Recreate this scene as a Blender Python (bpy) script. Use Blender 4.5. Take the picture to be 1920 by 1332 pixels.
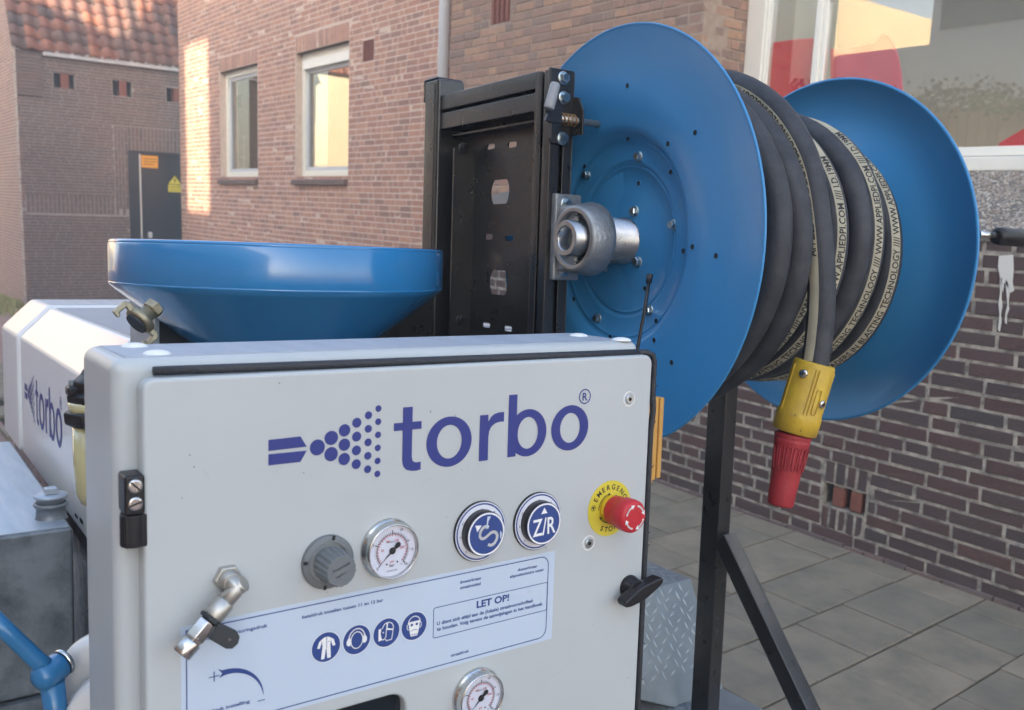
import bpy, bmesh, math, random
from mathutils import Vector, Matrix
random.seed(7)
for o in list(bpy.data.objects): bpy.data.objects.remove(o)
SC = bpy.context.scene
COL = SC.collection
PI = math.pi
# ------------------------------------------------------------------ camera
H = 1.51                       # eye height above the pavement
FPX = 1686.0                   # focal length in pixels of the 1920 px wide photograph
# camera axes (right, down, forward) against world axes X (along the wall), Y (into the wall), Z (up)
RW = Matrix(((0.60984693, 0.79154842, 0.03921513), (0.15100889, -0.06748459, -0.98622621), (-0.77799938, 0.60736886, -0.16068612)))
# trailer axes u (right), v (away along the trailer), w (up) in the same camera axes
RT = Matrix(((0.81435841, -0.57947321, 0.03211187), (-0.03496188, -0.10421324, -0.99394027), (0.57930825, 0.80830093, -0.1051264)))
MT = RW.transposed() @ RT
def ortho(m):
    a = Vector(m.col[0]).normalized(); b = Vector(m.col[1]); b = (b - a * a.dot(b)).normalized(); c = a.cross(b)
    return Matrix((a, b, c)).transposed()
MT = ortho(MT)
cam_d = bpy.data.cameras.new('camera'); cam = bpy.data.objects.new('camera', cam_d); COL.objects.link(cam)
rt, dn, fw = [Vector(RW.row[i]) for i in range(3)]
rm = ortho(Matrix((rt, -dn, -fw)).transposed())
cam.matrix_world = Matrix.Translation((0, 0, H)) @ rm.to_4x4()
cam_d.sensor_width = 36; cam_d.lens = FPX * 36 / 1920; cam_d.clip_start = 0.02; cam_d.clip_end = 900
SC.camera = cam
cam_d.dof.use_dof = True; cam_d.dof.focus_distance = 1.25; cam_d.dof.aperture_fstop = 9.0
# ------------------------------------------------------------------ world, sun, exposure
SUN_EL, SUN_AZ = math.radians(18), math.radians(55)     # azimuth from +X towards -Y
S = Vector((math.cos(SUN_EL) * math.cos(SUN_AZ), -math.cos(SUN_EL) * math.sin(SUN_AZ), math.sin(SUN_EL)))
w = bpy.data.worlds.new('World'); SC.world = w; w.use_nodes = True
nt = w.node_tree; nt.nodes.clear()
sky = nt.nodes.new('ShaderNodeTexSky'); sky.sky_type = 'NISHITA'; sky.sun_disc = False
sky.sun_elevation = SUN_EL; sky.sun_rotation = math.atan2(S.x, S.y); sky.air_density = 1.0; sky.dust_density = 2.5; sky.ozone_density = 1.0
bg = nt.nodes.new('ShaderNodeBackground'); bg.inputs[1].default_value = 0.15
ow = nt.nodes.new('ShaderNodeOutputWorld'); nt.links.new(sky.outputs[0], bg.inputs[0]); nt.links.new(bg.outputs[0], ow.inputs[0])
sd = bpy.data.lights.new('sun', 'SUN'); sd.energy = 4.0; sd.angle = math.radians(0.5); sd.color = (1.0, 0.80, 0.58)
so = bpy.data.objects.new('sun', sd); COL.objects.link(so); so.rotation_euler = S.to_track_quat('Z', 'Y').to_euler(); so.location = (6, -8, 14)
SC.view_settings.view_transform = 'Standard'; SC.view_settings.look = 'None'; SC.view_settings.exposure = 2.42; SC.view_settings.gamma = 1
SC.render.engine = 'CYCLES'
# ------------------------------------------------------------------ rays of the survey: image point -> point on a plane of the trailer or the street
def _ray(x, y, R):
    d = Vector(((x - 960) / FPX, (y - 666) / FPX, 1.0)); return R.transposed() @ d
def T(x, y, ax, val):
    d = _ray(x, y, RT); return d * (val / d[ax])
def Wd(x, y, ax, val):
    d = _ray(x, y, RW)
    if ax == 2: val = val - H
    p = d * (val / d[ax]); return Vector((p.x, p.y, p.z + H))
def to_px(P):
    q = RW @ (Vector(P) - Vector((0, 0, H)))
    if q.z <= 0.05: return (-9999, -9999, 1)
    return (960 + FPX * q.x / q.z, 666 + FPX * q.y / q.z, q.z)
# ------------------------------------------------------------------ materials
def lin(c):
    return tuple(((x / 255) / 12.92 if x <= 10 else ((x / 255 + .055) / 1.055) ** 2.4) for x in c)
MATS = {}
def mat(name, col, rough=.5, metal=0.0, var=0.0, vscale=8.0, bump=0.0, bscale=60.0, coat=0.0, col2=None, rvar=0.0, spec=.5, trans=0.0, ior=1.45, stretch=None, rnd=None, wear=None):
    m = bpy.data.materials.new(name); m.use_nodes = True; n = m.node_tree; N = n.nodes; L = n.links
    b = N['Principled BSDF']; b.inputs['Roughness'].default_value = rough; b.inputs['Metallic'].default_value = metal
    b.inputs['Coat Weight'].default_value = coat; b.inputs['Coat Roughness'].default_value = .12
    b.inputs['Specular IOR Level'].default_value = spec; b.inputs['IOR'].default_value = ior; b.inputs['Transmission Weight'].default_value = trans
    geo = N.new('ShaderNodeNewGeometry'); mp = N.new('ShaderNodeMapping'); L.new(geo.outputs['Position'], mp.inputs[0])
    if stretch: mp.inputs['Scale'].default_value = stretch
    last = None
    rgb = N.new('ShaderNodeRGB'); rgb.outputs[0].default_value = (*col, 1); last = rgb.outputs[0]
    if rnd:                                             # rnd = list of colours picked per brick / slab / tile
        oi = N.new('ShaderNodeObjectInfo'); at = N.new('ShaderNodeAttribute'); at.attribute_name = 'rnd'
        ad = N.new('ShaderNodeMath'); ad.operation = 'ADD'; L.new(oi.outputs['Random'], ad.inputs[0]); L.new(at.outputs['Fac'], ad.inputs[1])
        fr = N.new('ShaderNodeMath'); fr.operation = 'FRACT'; L.new(ad.outputs[0], fr.inputs[0])
        cr = N.new('ShaderNodeValToRGB'); L.new(fr.outputs[0], cr.inputs[0])
        els = cr.color_ramp.elements; els[0].color = (*rnd[0], 1); els[1].position = 1; els[1].color = (*rnd[-1], 1)
        for i, c in enumerate(rnd[1:-1]):
            e = els.new((i + 1) / (len(rnd) - 1)); e.color = (*c, 1)
        last = cr.outputs[0]
    if var > 0:
        nz = N.new('ShaderNodeTexNoise'); nz.inputs['Scale'].default_value = vscale; nz.inputs['Detail'].default_value = 6; nz.inputs['Roughness'].default_value = .65; L.new(mp.outputs[0], nz.inputs[0])
        mx = N.new('ShaderNodeMix'); mx.data_type = 'RGBA'; mx.blend_type = 'MIX'
        c2 = col2 if col2 else tuple(c * .45 for c in col)
        mr = N.new('ShaderNodeMapRange'); mr.inputs[1].default_value = .38; mr.inputs[2].default_value = .72; mr.inputs[3].default_value = 0; mr.inputs[4].default_value = var; L.new(nz.outputs[0], mr.inputs[0])
        L.new(mr.outputs[0], mx.inputs[0]); L.new(last, mx.inputs[6]); mx.inputs[7].default_value = (*c2, 1); last = mx.outputs[2]
    if wear:                                            # (colour, scale, threshold): small specks of dirt or chips
        wz = N.new('ShaderNodeTexNoise'); wz.inputs['Scale'].default_value = wear[1]; wz.inputs['Detail'].default_value = 8; wz.inputs['Roughness'].default_value = .7; L.new(mp.outputs[0], wz.inputs[0])
        wr = N.new('ShaderNodeMapRange'); wr.inputs[1].default_value = wear[2]; wr.inputs[2].default_value = wear[2] + .06; L.new(wz.outputs[0], wr.inputs[0])
        wm = N.new('ShaderNodeMix'); wm.data_type = 'RGBA'; L.new(wr.outputs[0], wm.inputs[0]); L.new(last, wm.inputs[6]); wm.inputs[7].default_value = (*wear[0], 1); last = wm.outputs[2]
    L.new(last, b.inputs['Base Color'])
    if rvar > 0:
        rz = N.new('ShaderNodeTexNoise'); rz.inputs['Scale'].default_value = vscale * 2.3; rz.inputs['Detail'].default_value = 5; L.new(mp.outputs[0], rz.inputs[0])
        rr = N.new('ShaderNodeMapRange'); rr.inputs[1].default_value = .3; rr.inputs[2].default_value = .7; rr.inputs[3].default_value = max(.02, rough - rvar); rr.inputs[4].default_value = min(1, rough + rvar); L.new(rz.outputs[0], rr.inputs[0]); L.new(rr.outputs[0], b.inputs['Roughness'])
    if bump > 0:
        bz = N.new('ShaderNodeTexNoise'); bz.inputs['Scale'].default_value = bscale; bz.inputs['Detail'].default_value = 5; L.new(mp.outputs[0], bz.inputs[0])
        bp = N.new('ShaderNodeBump'); bp.inputs['Strength'].default_value = bump; bp.inputs['Distance'].default_value = .002; L.new(bz.outputs[0], bp.inputs['Height']); L.new(bp.outputs[0], b.inputs['Normal'])
    MATS[name] = m; return m
white = mat('white_powder_coat', (.465, .492, .49), .42, var=.30, vscale=3, col2=(.39, .415, .415), bump=.10, bscale=900, coat=.15, rvar=.08, wear=((.30, .28, .25), 38, .78))
whitetop = mat('dusty_white_top', (.40, .43, .47), .5, var=.7, vscale=7, col2=(.28, .31, .36), bump=.10, bscale=900, stretch=(1, 5, 1))
canopyw = mat('white_canopy_paint', (.74, .74, .72), .32, var=.06, vscale=3, col2=(.6, .6, .58), coat=.3)
canopyg = mat('grey_canopy_top', (.36, .37, .38), .45, var=.2, vscale=6)
blue = mat('blue_paint', (.040, .245, .52), .42, var=.12, vscale=4, col2=(.035, .15, .34), coat=.22, rvar=.05, bump=.03, bscale=500)
bluehop = mat('blue_hopper_paint', (.026, .19, .42), .20, var=.15, vscale=9, col2=(.03, .12, .28), coat=.9, rvar=.06, bump=.10, bscale=14)
bluepipe = mat('blue_handle_paint', (.03, .17, .36), .28, var=.1, coat=.5)
black = mat('black_frame_paint', (.018, .0175, .018), .34, var=.25, vscale=14, col2=(.035, .033, .032), rvar=.10, bump=.25, bscale=260, coat=.5, wear=((.10, .09, .08), 190, .80))
plastic = mat('black_plastic', (.012, .012, .014), .38, bump=.1, bscale=300)
rubber = mat('black_rubber', (.024, .027, .034), .60, var=.7, vscale=26, col2=(.060, .063, .070), bump=.35, bscale=240, wear=((.13, .125, .12), 90, .76))
gasketm = mat('rubber_gasket', (.03, .032, .038), .55, bump=.9, bscale=160)
stripe = mat('cream_print_stripe', (.40, .37, .27), .65, var=.5, vscale=30, col2=(.26, .24, .18), bump=.2, bscale=300)
ink = mat('black_ink', (.02, .02, .018), .6)
navy = mat('navy_vinyl', (.028, .040, .20), .42)
navyprint = mat('navy_print', (.030, .062, .22), .4)
steel = mat('bright_steel', (.62, .62, .60), .22, 1.0, var=.3, vscale=30, col2=(.35, .34, .33), rvar=.1)
zinc = mat('zinc_bolt', (.55, .62, .64), .28, 1.0, var=.4, vscale=80, col2=(.3, .36, .36))
castalu = mat('cast_aluminium', (.36, .37, .37), .50, .8, var=.6, vscale=30, col2=(.17, .175, .18), bump=.6, bscale=220, wear=((.14, .11, .09), 50, .76))
turned = mat('turned_steel_tube', (.42, .44, .46), .33, 1.0, var=.5, vscale=18, col2=(.24, .25, .27), rvar=.1, wear=((.20, .11, .06), 40, .77))
worn_ring = mat('worn_warm_metal', (.42, .36, .31), .5, .7, var=.5, vscale=40, col2=(.25, .20, .17))
nickel = mat('nickel_fitting', (.50, .49, .45), .42, .85, var=.4, vscale=40, col2=(.30, .28, .25), rvar=.08)
brass = mat('tarnished_brass', (.42, .36, .24), .45, .8, var=.6, vscale=35, col2=(.15, .125, .085), bump=.4, bscale=150)
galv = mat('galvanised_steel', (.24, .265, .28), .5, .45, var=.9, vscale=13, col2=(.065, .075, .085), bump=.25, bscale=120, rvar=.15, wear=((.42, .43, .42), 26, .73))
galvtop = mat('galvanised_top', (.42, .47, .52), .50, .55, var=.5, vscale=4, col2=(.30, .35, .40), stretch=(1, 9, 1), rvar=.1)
tread_m = mat('tread_highlight', (.34, .375, .39), .35, .6, var=.4, vscale=30)  # lighter copy of the plate colour, paints the light caught by raised treads
checker = mat('checker_plate', (.25, .28, .29), .45, .4, var=.6, vscale=10, col2=(.15, .17, .19), rvar=.12)
greyknob = mat('grey_knob_plastic', (.16, .175, .18), .5, var=.4, vscale=40, col2=(.11, .12, .125), bump=.2, bscale=200)
yellow = mat('yellow_nylon', (.54, .36, .03), .5, var=.75, vscale=26, col2=(.33, .20, .03), bump=.3, bscale=150, wear=((.08, .055, .03), 42, .645))
ylabel = mat('yellow_label', (.62, .52, .05), .45)
ycollar = mat('yellow_collar', (.75, .48, .02), .4)
red = mat('red_rubber', (.36, .030, .036), .55, var=.7, vscale=28, col2=(.19, .022, .028), bump=.45, bscale=150, wear=((.30, .15, .13), 60, .68))
redknob = mat('red_knob', (.50, .022, .032), .42)
sticker = mat('sticker_film', (.50, .58, .68), .35, coat=.2)
dialw = mat('dial_white', (.70, .72, .78), .35, coat=.5)
whitep = mat('white_print', (.78, .78, .76), .5)
redprint = mat('red_print', (.45, .06, .07), .5)
wood = mat('yellow_varnished_wood', (.58, .32, .08), .5, var=.6, vscale=12, col2=(.34, .17, .05), stretch=(1, 1, .25), bump=.3, bscale=120)
bowl = mat('amber_filter_bowl', (.50, .47, .26), .15, var=.3, vscale=14, col2=(.38, .36, .2), coat=.6, spec=.6)
darkm = mat('gap_shade', (.006, .006, .007), .8)  # near-black colour stands in for shade inside holes, slots and gaps
louvre = mat('dark_grille', (.03, .034, .038), .5, .4)
whitedisc = mat('white_cast_paint', (.64, .64, .62), .3, coat=.4, bump=.35, bscale=40, var=.1)
glassd = mat('smoked_window', (.012, .016, .022), .12, coat=.6)
tube_grey = mat('grey_pvc_pipe', (.50, .51, .52), .38, var=.15, vscale=3)
frame_cream = mat('cream_window_frame', (.72, .70, .60), .35, var=.08, coat=.2)
frame_white = mat('white_window_frame', (.74, .74, .68), .35, var=.06, coat=.2)
bA = mat('brick_orange_buff', (.3, .18, .13), .85, rnd=[(.42, .215, .155), (.35, .195, .145), (.46, .245, .165), (.33, .18, .14), (.48, .275, .19), (.39, .205, .145), (.28, .17, .135), (.43, .235, .175)], var=.35, vscale=14, bump=.6, bscale=120)
bB = mat('brick_brown_buff', (.25, .17, .13), .85, rnd=[(.32, .195, .145), (.26, .17, .13), (.36, .225, .155), (.24, .175, .14), (.34, .20, .155), (.40, .25, .16), (.28, .18, .145), (.22, .16, .13)], var=.4, vscale=16, bump=.7, bscale=120)
bC = mat('brick_dark_aubergine', (.1, .06, .06), .75, rnd=[(.085, .055, .052), (.066, .050, .049), (.100, .054, .050), (.076, .058, .055), (.096, .050, .047), (.062, .052, .051), (.110, .058, .052)], var=.45, vscale=24, col2=(.050, .042, .043), bump=1.6, bscale=110, wear=((.30, .28, .26), 48, .70))
bD = mat('brick_dark_brown', (.12, .09, .08), .85, rnd=[(.17, .128, .115), (.14, .112, .104), (.19, .135, .118), (.155, .122, .112), (.18, .125, .108)], var=.4, vscale=9, bump=.6, bscale=90)
bDl = mat('brick_pink_brown', (.25, .16, .14), .85, rnd=[(.25, .165, .14), (.21, .14, .12), (.28, .18, .15)], var=.3, vscale=8)
bred = mat('brick_red_clean', (.20, .075, .055), .8, var=.4, vscale=40, bump=.8, bscale=150)
mortarA = mat('mortar_light', (.60, .47, .38), .95, var=.4, vscale=20, bump=.7, bscale=150)
mortarB = mat('mortar_buff', (.36, .28, .22), .95, var=.5, vscale=18, bump=.7, bscale=150)
mortarC = mat('mortar_pale_grey', (.40, .365, .31), .95, var=.95, vscale=22, col2=(.055, .054, .052), bump=1.2, bscale=110)
mortarD = mat('mortar_grey', (.34, .31, .28), .95, var=.4, vscale=10)
sillm = mat('dark_brick_sill', (.16, .115, .095), .8, var=.4, bump=.4)
slabm = mat('concrete_slab', (.18, .17, .15), .9, rnd=[(.25, .212, .155), (.205, .18, .135), (.275, .232, .168), (.225, .195, .145)], var=.8, vscale=6, col2=(.135, .122, .095), bump=1.0, bscale=260, wear=((.30, .29, .26), 120, .72))
jointm = mat('sandy_joint', (.030, .026, .018), 1.0, var=.7, vscale=9, col2=(.04, .05, .028), bump=.8, bscale=120)
clay = mat('clay_paving', (.30, .20, .165), .9, var=.5, vscale=3, col2=(.22, .16, .135), bump=.6, bscale=40)
terrace = mat('pale_concrete', (.46, .44, .42), .85, var=.3, vscale=6)
tilem = mat('roof_tile', (.3, .12, .08), .7, rnd=[(.24, .11, .085), (.14, .10, .09), (.27, .12, .085), (.105, .085, .08), (.19, .10, .08), (.31, .13, .08), (.12, .09, .085)], var=.4, vscale=6, bump=.4)
doorm = mat('dark_steel_door', (.030, .036, .042), .4, var=.3, vscale=5)
pebm = mat('pebble_stone', (.3, .27, .23), .75, rnd=[(.42, .40, .36), (.24, .19, .15), (.30, .27, .24), (.48, .46, .42), (.18, .15, .12), (.34, .28, .22)], bump=.2)
pebbase = mat('pebble_mortar', (.15, .14, .125), .95, var=.5, vscale=60, bump=1, bscale=90)
grassm = mat('dry_grass', (.20, .20, .07), .9, rnd=[(.40, .36, .16), (.24, .26, .09), (.44, .38, .20)])
leafm = mat('ivy_leaf', (.05, .09, .04), .6, rnd=[(.04, .08, .035), (.07, .11, .045), (.05, .07, .035)])
plaster = mat('cream_plaster', (.86, .74, .50), .9, var=.15, vscale=1)
plasterw = mat('grey_white_plaster', (.66, .66, .61), .9, var=.2, vscale=1)
curtain = mat('red_cloth', (.75, .045, .07), .8, var=.3, vscale=6)
roomw = mat('room_wall', (.55, .54, .45), .9)
paintw = mat('white_paint_splash', (.62, .62, .58), .6)
ochre = mat('ochre_plain', (.5, .4, .2), .6)  # plain ochre colour, unused
def glass_mat(name, tint, f0=.08):
    """thin clear pane: what lies behind shows through, mirrored more and more towards grazing view (Schlick), the same from both sides"""
    m = bpy.data.materials.new(name); m.use_nodes = True; n = m.node_tree; n.nodes.clear(); L = n.links
    o = n.nodes.new('ShaderNodeOutputMaterial'); mx = n.nodes.new('ShaderNodeMixShader'); g = n.nodes.new('ShaderNodeNewGeometry')
    dt = n.nodes.new('ShaderNodeVectorMath'); dt.operation = 'DOT_PRODUCT'; L.new(g.outputs['Incoming'], dt.inputs[0]); L.new(g.outputs['Normal'], dt.inputs[1])
    def M(op, a, b=None):
        k = n.nodes.new('ShaderNodeMath'); k.operation = op
        for i_, v in enumerate((a, b)):
            if v is None: continue
            if isinstance(v, (int, float)): k.inputs[i_].default_value = v
            else: L.new(v, k.inputs[i_])
        return k.outputs[0]
    f = M('ADD', M('MULTIPLY', M('POWER', M('SUBTRACT', 1.0, M('ABSOLUTE', dt.outputs['Value'])), 5.0), 1 - f0), f0)
    tr = n.nodes.new('ShaderNodeBsdfTransparent'); tr.inputs[0].default_value = (*tint, 1); gl = n.nodes.new('ShaderNodeBsdfGlossy'); gl.inputs['Roughness'].default_value = 0.0
    nz = n.nodes.new('ShaderNodeTexNoise'); nz.inputs['Scale'].default_value = 1.6; L.new(g.outputs['Position'], nz.inputs[0])
    bp = n.nodes.new('ShaderNodeBump'); bp.inputs['Strength'].default_value = .04; bp.inputs['Distance'].default_value = .01; L.new(nz.outputs[0], bp.inputs['Height']); L.new(bp.outputs[0], gl.inputs['Normal'])
    L.new(f, mx.inputs[0]); L.new(tr.outputs[0], mx.inputs[1]); L.new(gl.outputs[0], mx.inputs[2]); L.new(mx.outputs[0], o.inputs[0]); return m
glassA = glass_mat('reflecting_glass', (.6, .6, .55), .36)
glassC = glass_mat('clear_window_glass', (.97, .97, .95), .15)
lens = glass_mat('gauge_glass', (.98, .98, .99), .02)
# ------------------------------------------------------------------ mesh builder
class MB:
    def __init__(s): s.v = []; s.f = []; s.sm = []; s.rnd = []
    def add(s, vs, fs, smooth=False, r=0.0):
        k = len(s.v); s.v += [Vector(p) for p in vs]
        for f in fs: s.f.append([i + k for i in f]); s.sm.append(smooth); s.rnd.append(r)
        return s
    def box(s, lo, hi, r=0.0):
        x0, y0, z0 = lo; x1, y1, z1 = hi
        return s.add([(x0, y0, z0), (x1, y0, z0), (x1, y1, z0), (x0, y1, z0), (x0, y0, z1), (x1, y0, z1), (x1, y1, z1), (x0, y1, z1)],
                     [(0, 3, 2, 1), (4, 5, 6, 7), (0, 1, 5, 4), (1, 2, 6, 5), (2, 3, 7, 6), (3, 0, 4, 7)], r=r)
    def prism(s, poly, ext, smooth=False):           # poly: list of 3D points, ext: extrusion vector
        n = len(poly); ext = Vector(ext); p = [Vector(q) for q in poly]
        nrm = Vector((0, 0, 0))
        for i in range(n): nrm += p[i].cross(p[(i + 1) % n])
        if nrm.dot(ext) > 0: p = p[::-1]
        return s.add(p + [q + ext for q in p], [tuple(range(n)), tuple(range(2 * n - 1, n - 1, -1))] + [(i, i + n, (i + 1) % n + n, (i + 1) % n) for i in range(n)], smooth)
    def ngon(s, poly): return s.add(poly, [tuple(range(len(poly)))])
    def lathe(s, org, ax, prof, n=32, up=None, smooth=True, caps=True, a0=0.0):   # prof: (distance along axis, radius)
        org = Vector(org); ax = Vector(ax).normalized(); e1 = ax.orthogonal().normalized() if up is None else (Vector(up) - ax * ax.dot(Vector(up))).normalized(); e2 = ax.cross(e1)
        vs = []
        for d, r in prof:
            for k in range(n):
                t = 2 * PI * k / n + a0; vs.append(org + ax * d + (e1 * math.cos(t) + e2 * math.sin(t)) * r)
        fs = [(i * n + k, i * n + (k + 1) % n, (i + 1) * n + (k + 1) % n, (i + 1) * n + k) for i in range(len(prof) - 1) for k in range(n)]
        s.add(vs, fs, smooth)
        if caps:
            k0 = len(s.v) - len(vs)
            if prof[0][1] > 1e-6: s.f.append([k0 + k for k in range(n)][::-1]); s.sm.append(False); s.rnd.append(0)
            if prof[-1][1] > 1e-6: s.f.append([k0 + (len(prof) - 1) * n + k for k in range(n)]); s.sm.append(False); s.rnd.append(0)
        return s
    def cyl(s, p0, p1, r, n=20, r2=None, smooth=True):
        p0 = Vector(p0); p1 = Vector(p1); return s.lathe(p0, p1 - p0, [(0, r), ((p1 - p0).length, r if r2 is None else r2)], n, smooth=smooth)
    def tube(s, pts, r, n=10, caps=True, frame=None):
        pts = [Vector(p) for p in pts]; vs = []; m = len(pts); prev = None
        for i, p in enumerate(pts):
            t = (pts[min(i + 1, m - 1)] - pts[max(i - 1, 0)]).normalized()
            if frame: e1 = (frame[i] - t * t.dot(frame[i])).normalized()
            else:
                e1 = t.orthogonal().normalized() if prev is None else (prev - t * t.dot(prev)).normalized()
            prev = e1; e2 = t.cross(e1); rr = r[i] if isinstance(r, (list, tuple)) else r
            for k in range(n):
                a = 2 * PI * k / n; vs.append(p + (e1 * math.cos(a) + e2 * math.sin(a)) * rr)
        fs = [(i * n + k, i * n + (k + 1) % n, (i + 1) * n + (k + 1) % n, (i + 1) * n + k) for i in range(m - 1) for k in range(n)]
        if caps: fs += [tuple(range(n))[::-1], tuple((m - 1) * n + k for k in range(n))]
        return s.add(vs, fs, True)
    def torus(s, c, ax, R, r, n=40, m=10, up=None):
        c = Vector(c); ax = Vector(ax).normalized(); e1 = ax.orthogonal().normalized(); e2 = ax.cross(e1)
        pts = []; 
        vs = []
        for i in range(n):
            t = 2 * PI * i / n; d = e1 * math.cos(t) + e2 * math.sin(t)
            for k in range(m):
                a = 2 * PI * k / m; vs.append(c + d * (R + r * math.cos(a)) + ax * r * math.sin(a))
        fs = [(i * m + k, ((i + 1) % n) * m + k, ((i + 1) % n) * m + (k + 1) % m, i * m + (k + 1) % m) for i in range(n) for k in range(m)]
        return s.add(vs, fs, True)
def mk(name, mb, m, parent=None, origin=None, bevel=0, seg=2, frame=None, kind=None, label=None, angle=40):
    """link the collected shape as ONE mesh object; verts are given in the frame of the thing"""
    org = Vector(origin) if origin is not None else (parent['_o'] if parent is not None and '_o' in parent else Vector((0, 0, 0)))
    org = Vector(org)
    me = bpy.data.meshes.new(name); me.from_pydata([tuple(v - org) for v in mb.v], [], mb.f); me.update()
    bmm = bmesh.new(); bmm.from_mesh(me); bmesh.ops.recalc_face_normals(bmm, faces=bmm.faces); bmm.to_mesh(me); bmm.free()
    for p, sm in zip(me.polygons, mb.sm): p.use_smooth = sm
    if any(mb.rnd):
        at = me.attributes.new('rnd', 'FLOAT', 'FACE'); at.data.foreach_set('value', mb.rnd)
    me.materials.append(m)
    o = bpy.data.objects.new(name, me); COL.objects.link(o)
    if parent is not None: o.parent = parent
    o['_o'] = tuple(org)
    if bevel:
        b = o.modifiers.new('bevel', 'BEVEL'); b.width = bevel; b.segments = seg; b.limit_method = 'ANGLE'; b.angle_limit = math.radians(angle); b.harden_normals = False
        for p in me.polygons: p.use_smooth = True
        wn = o.modifiers.new('wn', 'WEIGHTED_NORMAL'); wn.keep_sharp = True
    elif any(mb.sm) and not all(mb.sm):
        pass
    if kind: o['kind'] = kind
    if label: o['label'] = label
    return o
def thing(name, label, cat, org=(0, 0, 0), trailer=True, group=None):
    o = bpy.data.objects.new(name, None); COL.objects.link(o); o.empty_display_size = .05
    if trailer: o.matrix_world = Matrix.Translation(Vector((0, 0, H)) + MT @ Vector(org)) @ MT.to_4x4()
    else: o.location = org
    o['_o'] = tuple(org); o['label'] = label; o['category'] = cat
    if group: o['group'] = group
    return o
def solo(name, mb, m, label, cat, org=(0, 0, 0), trailer=True, bevel=0, seg=2, group=None, kind=None):
    o = mk(name, mb, m, None, org, bevel, seg)
    if trailer: o.matrix_world = Matrix.Translation(Vector((0, 0, H)) + MT @ Vector(org)) @ MT.to_4x4()
    else: o.location = org
    o['label'] = label; o['category'] = cat
    if group: o['group'] = group
    if kind: o['kind'] = kind
    return o
def struct(name, mb, m, bevel=0, origin=(0, 0, 0)):
    o = mk(name, mb, m, None, origin, bevel); o.location = origin; o['kind'] = 'structure'; return o
_font_cache = {}
def text_pts(s, bold=0.0, spacing=1.0, shear=0.0, res=3):
    """flat letter mesh of height ~0.73 for capitals, origin at the left end of the base line"""
    key = (s, bold, spacing, shear, res)
    if key in _font_cache: return _font_cache[key]
    c = bpy.data.curves.new('lettering', 'FONT'); c.body = s; c.size = 1; c.offset = bold; c.space_character = spacing; c.shear = shear; c.resolution_u = res; c.fill_mode = 'FRONT'
    o = bpy.data.objects.new('lettering', c); COL.objects.link(o)
    dg = bpy.context.evaluated_depsgraph_get(); me = bpy.data.meshes.new_from_object(o.evaluated_get(dg))
    vs = [v.co.copy() for v in me.vertices]; fs = [tuple(p.vertices) for p in me.polygons]
    bpy.data.objects.remove(o); bpy.data.curves.remove(c); bpy.data.meshes.remove(me)
    _font_cache[key] = (vs, fs); return vs, fs
def put_text(mb, s, org, ex, ey, height=None, width=None, bold=0.0, center=False, shear=0.0, sx=1.0):
    """height = capital height in metres, or width = full width; ex, ey unit vectors"""
    vs, fs = text_pts(s, bold, 1.0, shear); x0 = min(v.x for v in vs); x1 = max(v.x for v in vs)
    if height: k = height / .73; kx = k * sx
    if width:
        kx = width / (x1 - x0)
        if not height: k = kx
    off = (x0 + x1) / 2 if center else x0
    org = Vector(org); ex = Vector(ex); ey = Vector(ey)
    mb.add([org + ex * ((v.x - off) * kx) + ey * (v.y * k) for v in vs], fs)
def bolt_mb(c, ax, r=.009, h=.006, washer=True, rot=0.0):
    """hexagon flange bolt head standing on point c along ax"""
    m = MB(); ax = Vector(ax).normalized(); c = Vector(c)
    if washer: m.lathe(c, ax, [(0, r * 1.28), (.0012, r * 1.28), (.002, r * 1.1)], 20)
    m.lathe(c + ax * .0018, ax, [(0, r), (h * .8, r), (h, r * .88)], 6, smooth=False, a0=rot)
    m.lathe(c + ax * (h + .0018), ax, [(0, r * .62), (-.0006, r * .5)], 14)
    return m
# crude occluders of the photograph, used only to pick which bricks become objects of their own
def _ell(x, y, cx, cy, rx, ry): return ((x - cx) / rx) ** 2 + ((y - cy) / ry) ** 2 < 1
def hidden(x, y):
    if not (0 <= x <= 1920 and 0 <= y <= 1332): return True
    if 160 < x < 1205 and y > 645: return True
    if _ell(x, y, 1240, 430, 195, 385) or _ell(x, y, 1610, 465, 222, 322): return True
    if 1030 < x < 1690 and 200 < y < 690: return True
    if 210 < x < 815 and 460 < y < 560: return True
    if 790 < x < 1075 and 155 < y < 640: return True
    if 1320 < x < 1388 and y > 700: return True
    return False
# ------------------------------------------------------------------ brick walls
BRICKV = {}
def brick_mesh(L, hgt, dep, m, tag, var):
    key = (round(L, 3), round(hgt, 4), tag, var)
    if key in BRICKV: return BRICKV[key]
    rr = random.Random(hash(key) & 0xffff); c = .0025 if tag != 'C' else .0035
    j = .0012 if tag != 'C' else .0026
    x, z = L / 2, hgt / 2
    def q(a, b, d): return (a + rr.uniform(-j, j), d + rr.uniform(-j, j) * .6, b + rr.uniform(-j, j))
    v = [q(-x, -z, c), q(x, -z, c), q(x, z, c), q(-x, z, c), q(-x + c, -z + c, 0), q(x - c, -z + c, 0), q(x - c, z - c, 0), q(-x + c, z - c, 0), (-x, dep, -z), (x, dep, -z), (x, dep, z), (-x, dep, z)]
    f = [(4, 5, 6, 7), (0, 1, 5, 4), (1, 2, 6, 5), (2, 3, 7, 6), (3, 0, 4, 7), (8, 9, 1, 0), (9, 10, 2, 1), (10, 11, 3, 2), (11, 8, 0, 3)]
    me = bpy.data.meshes.new('brick'); me.from_pydata(v, [], f); me.update(); me.materials.append(m)
    BRICKV[key] = (me, v, f); return BRICKV[key]
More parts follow.
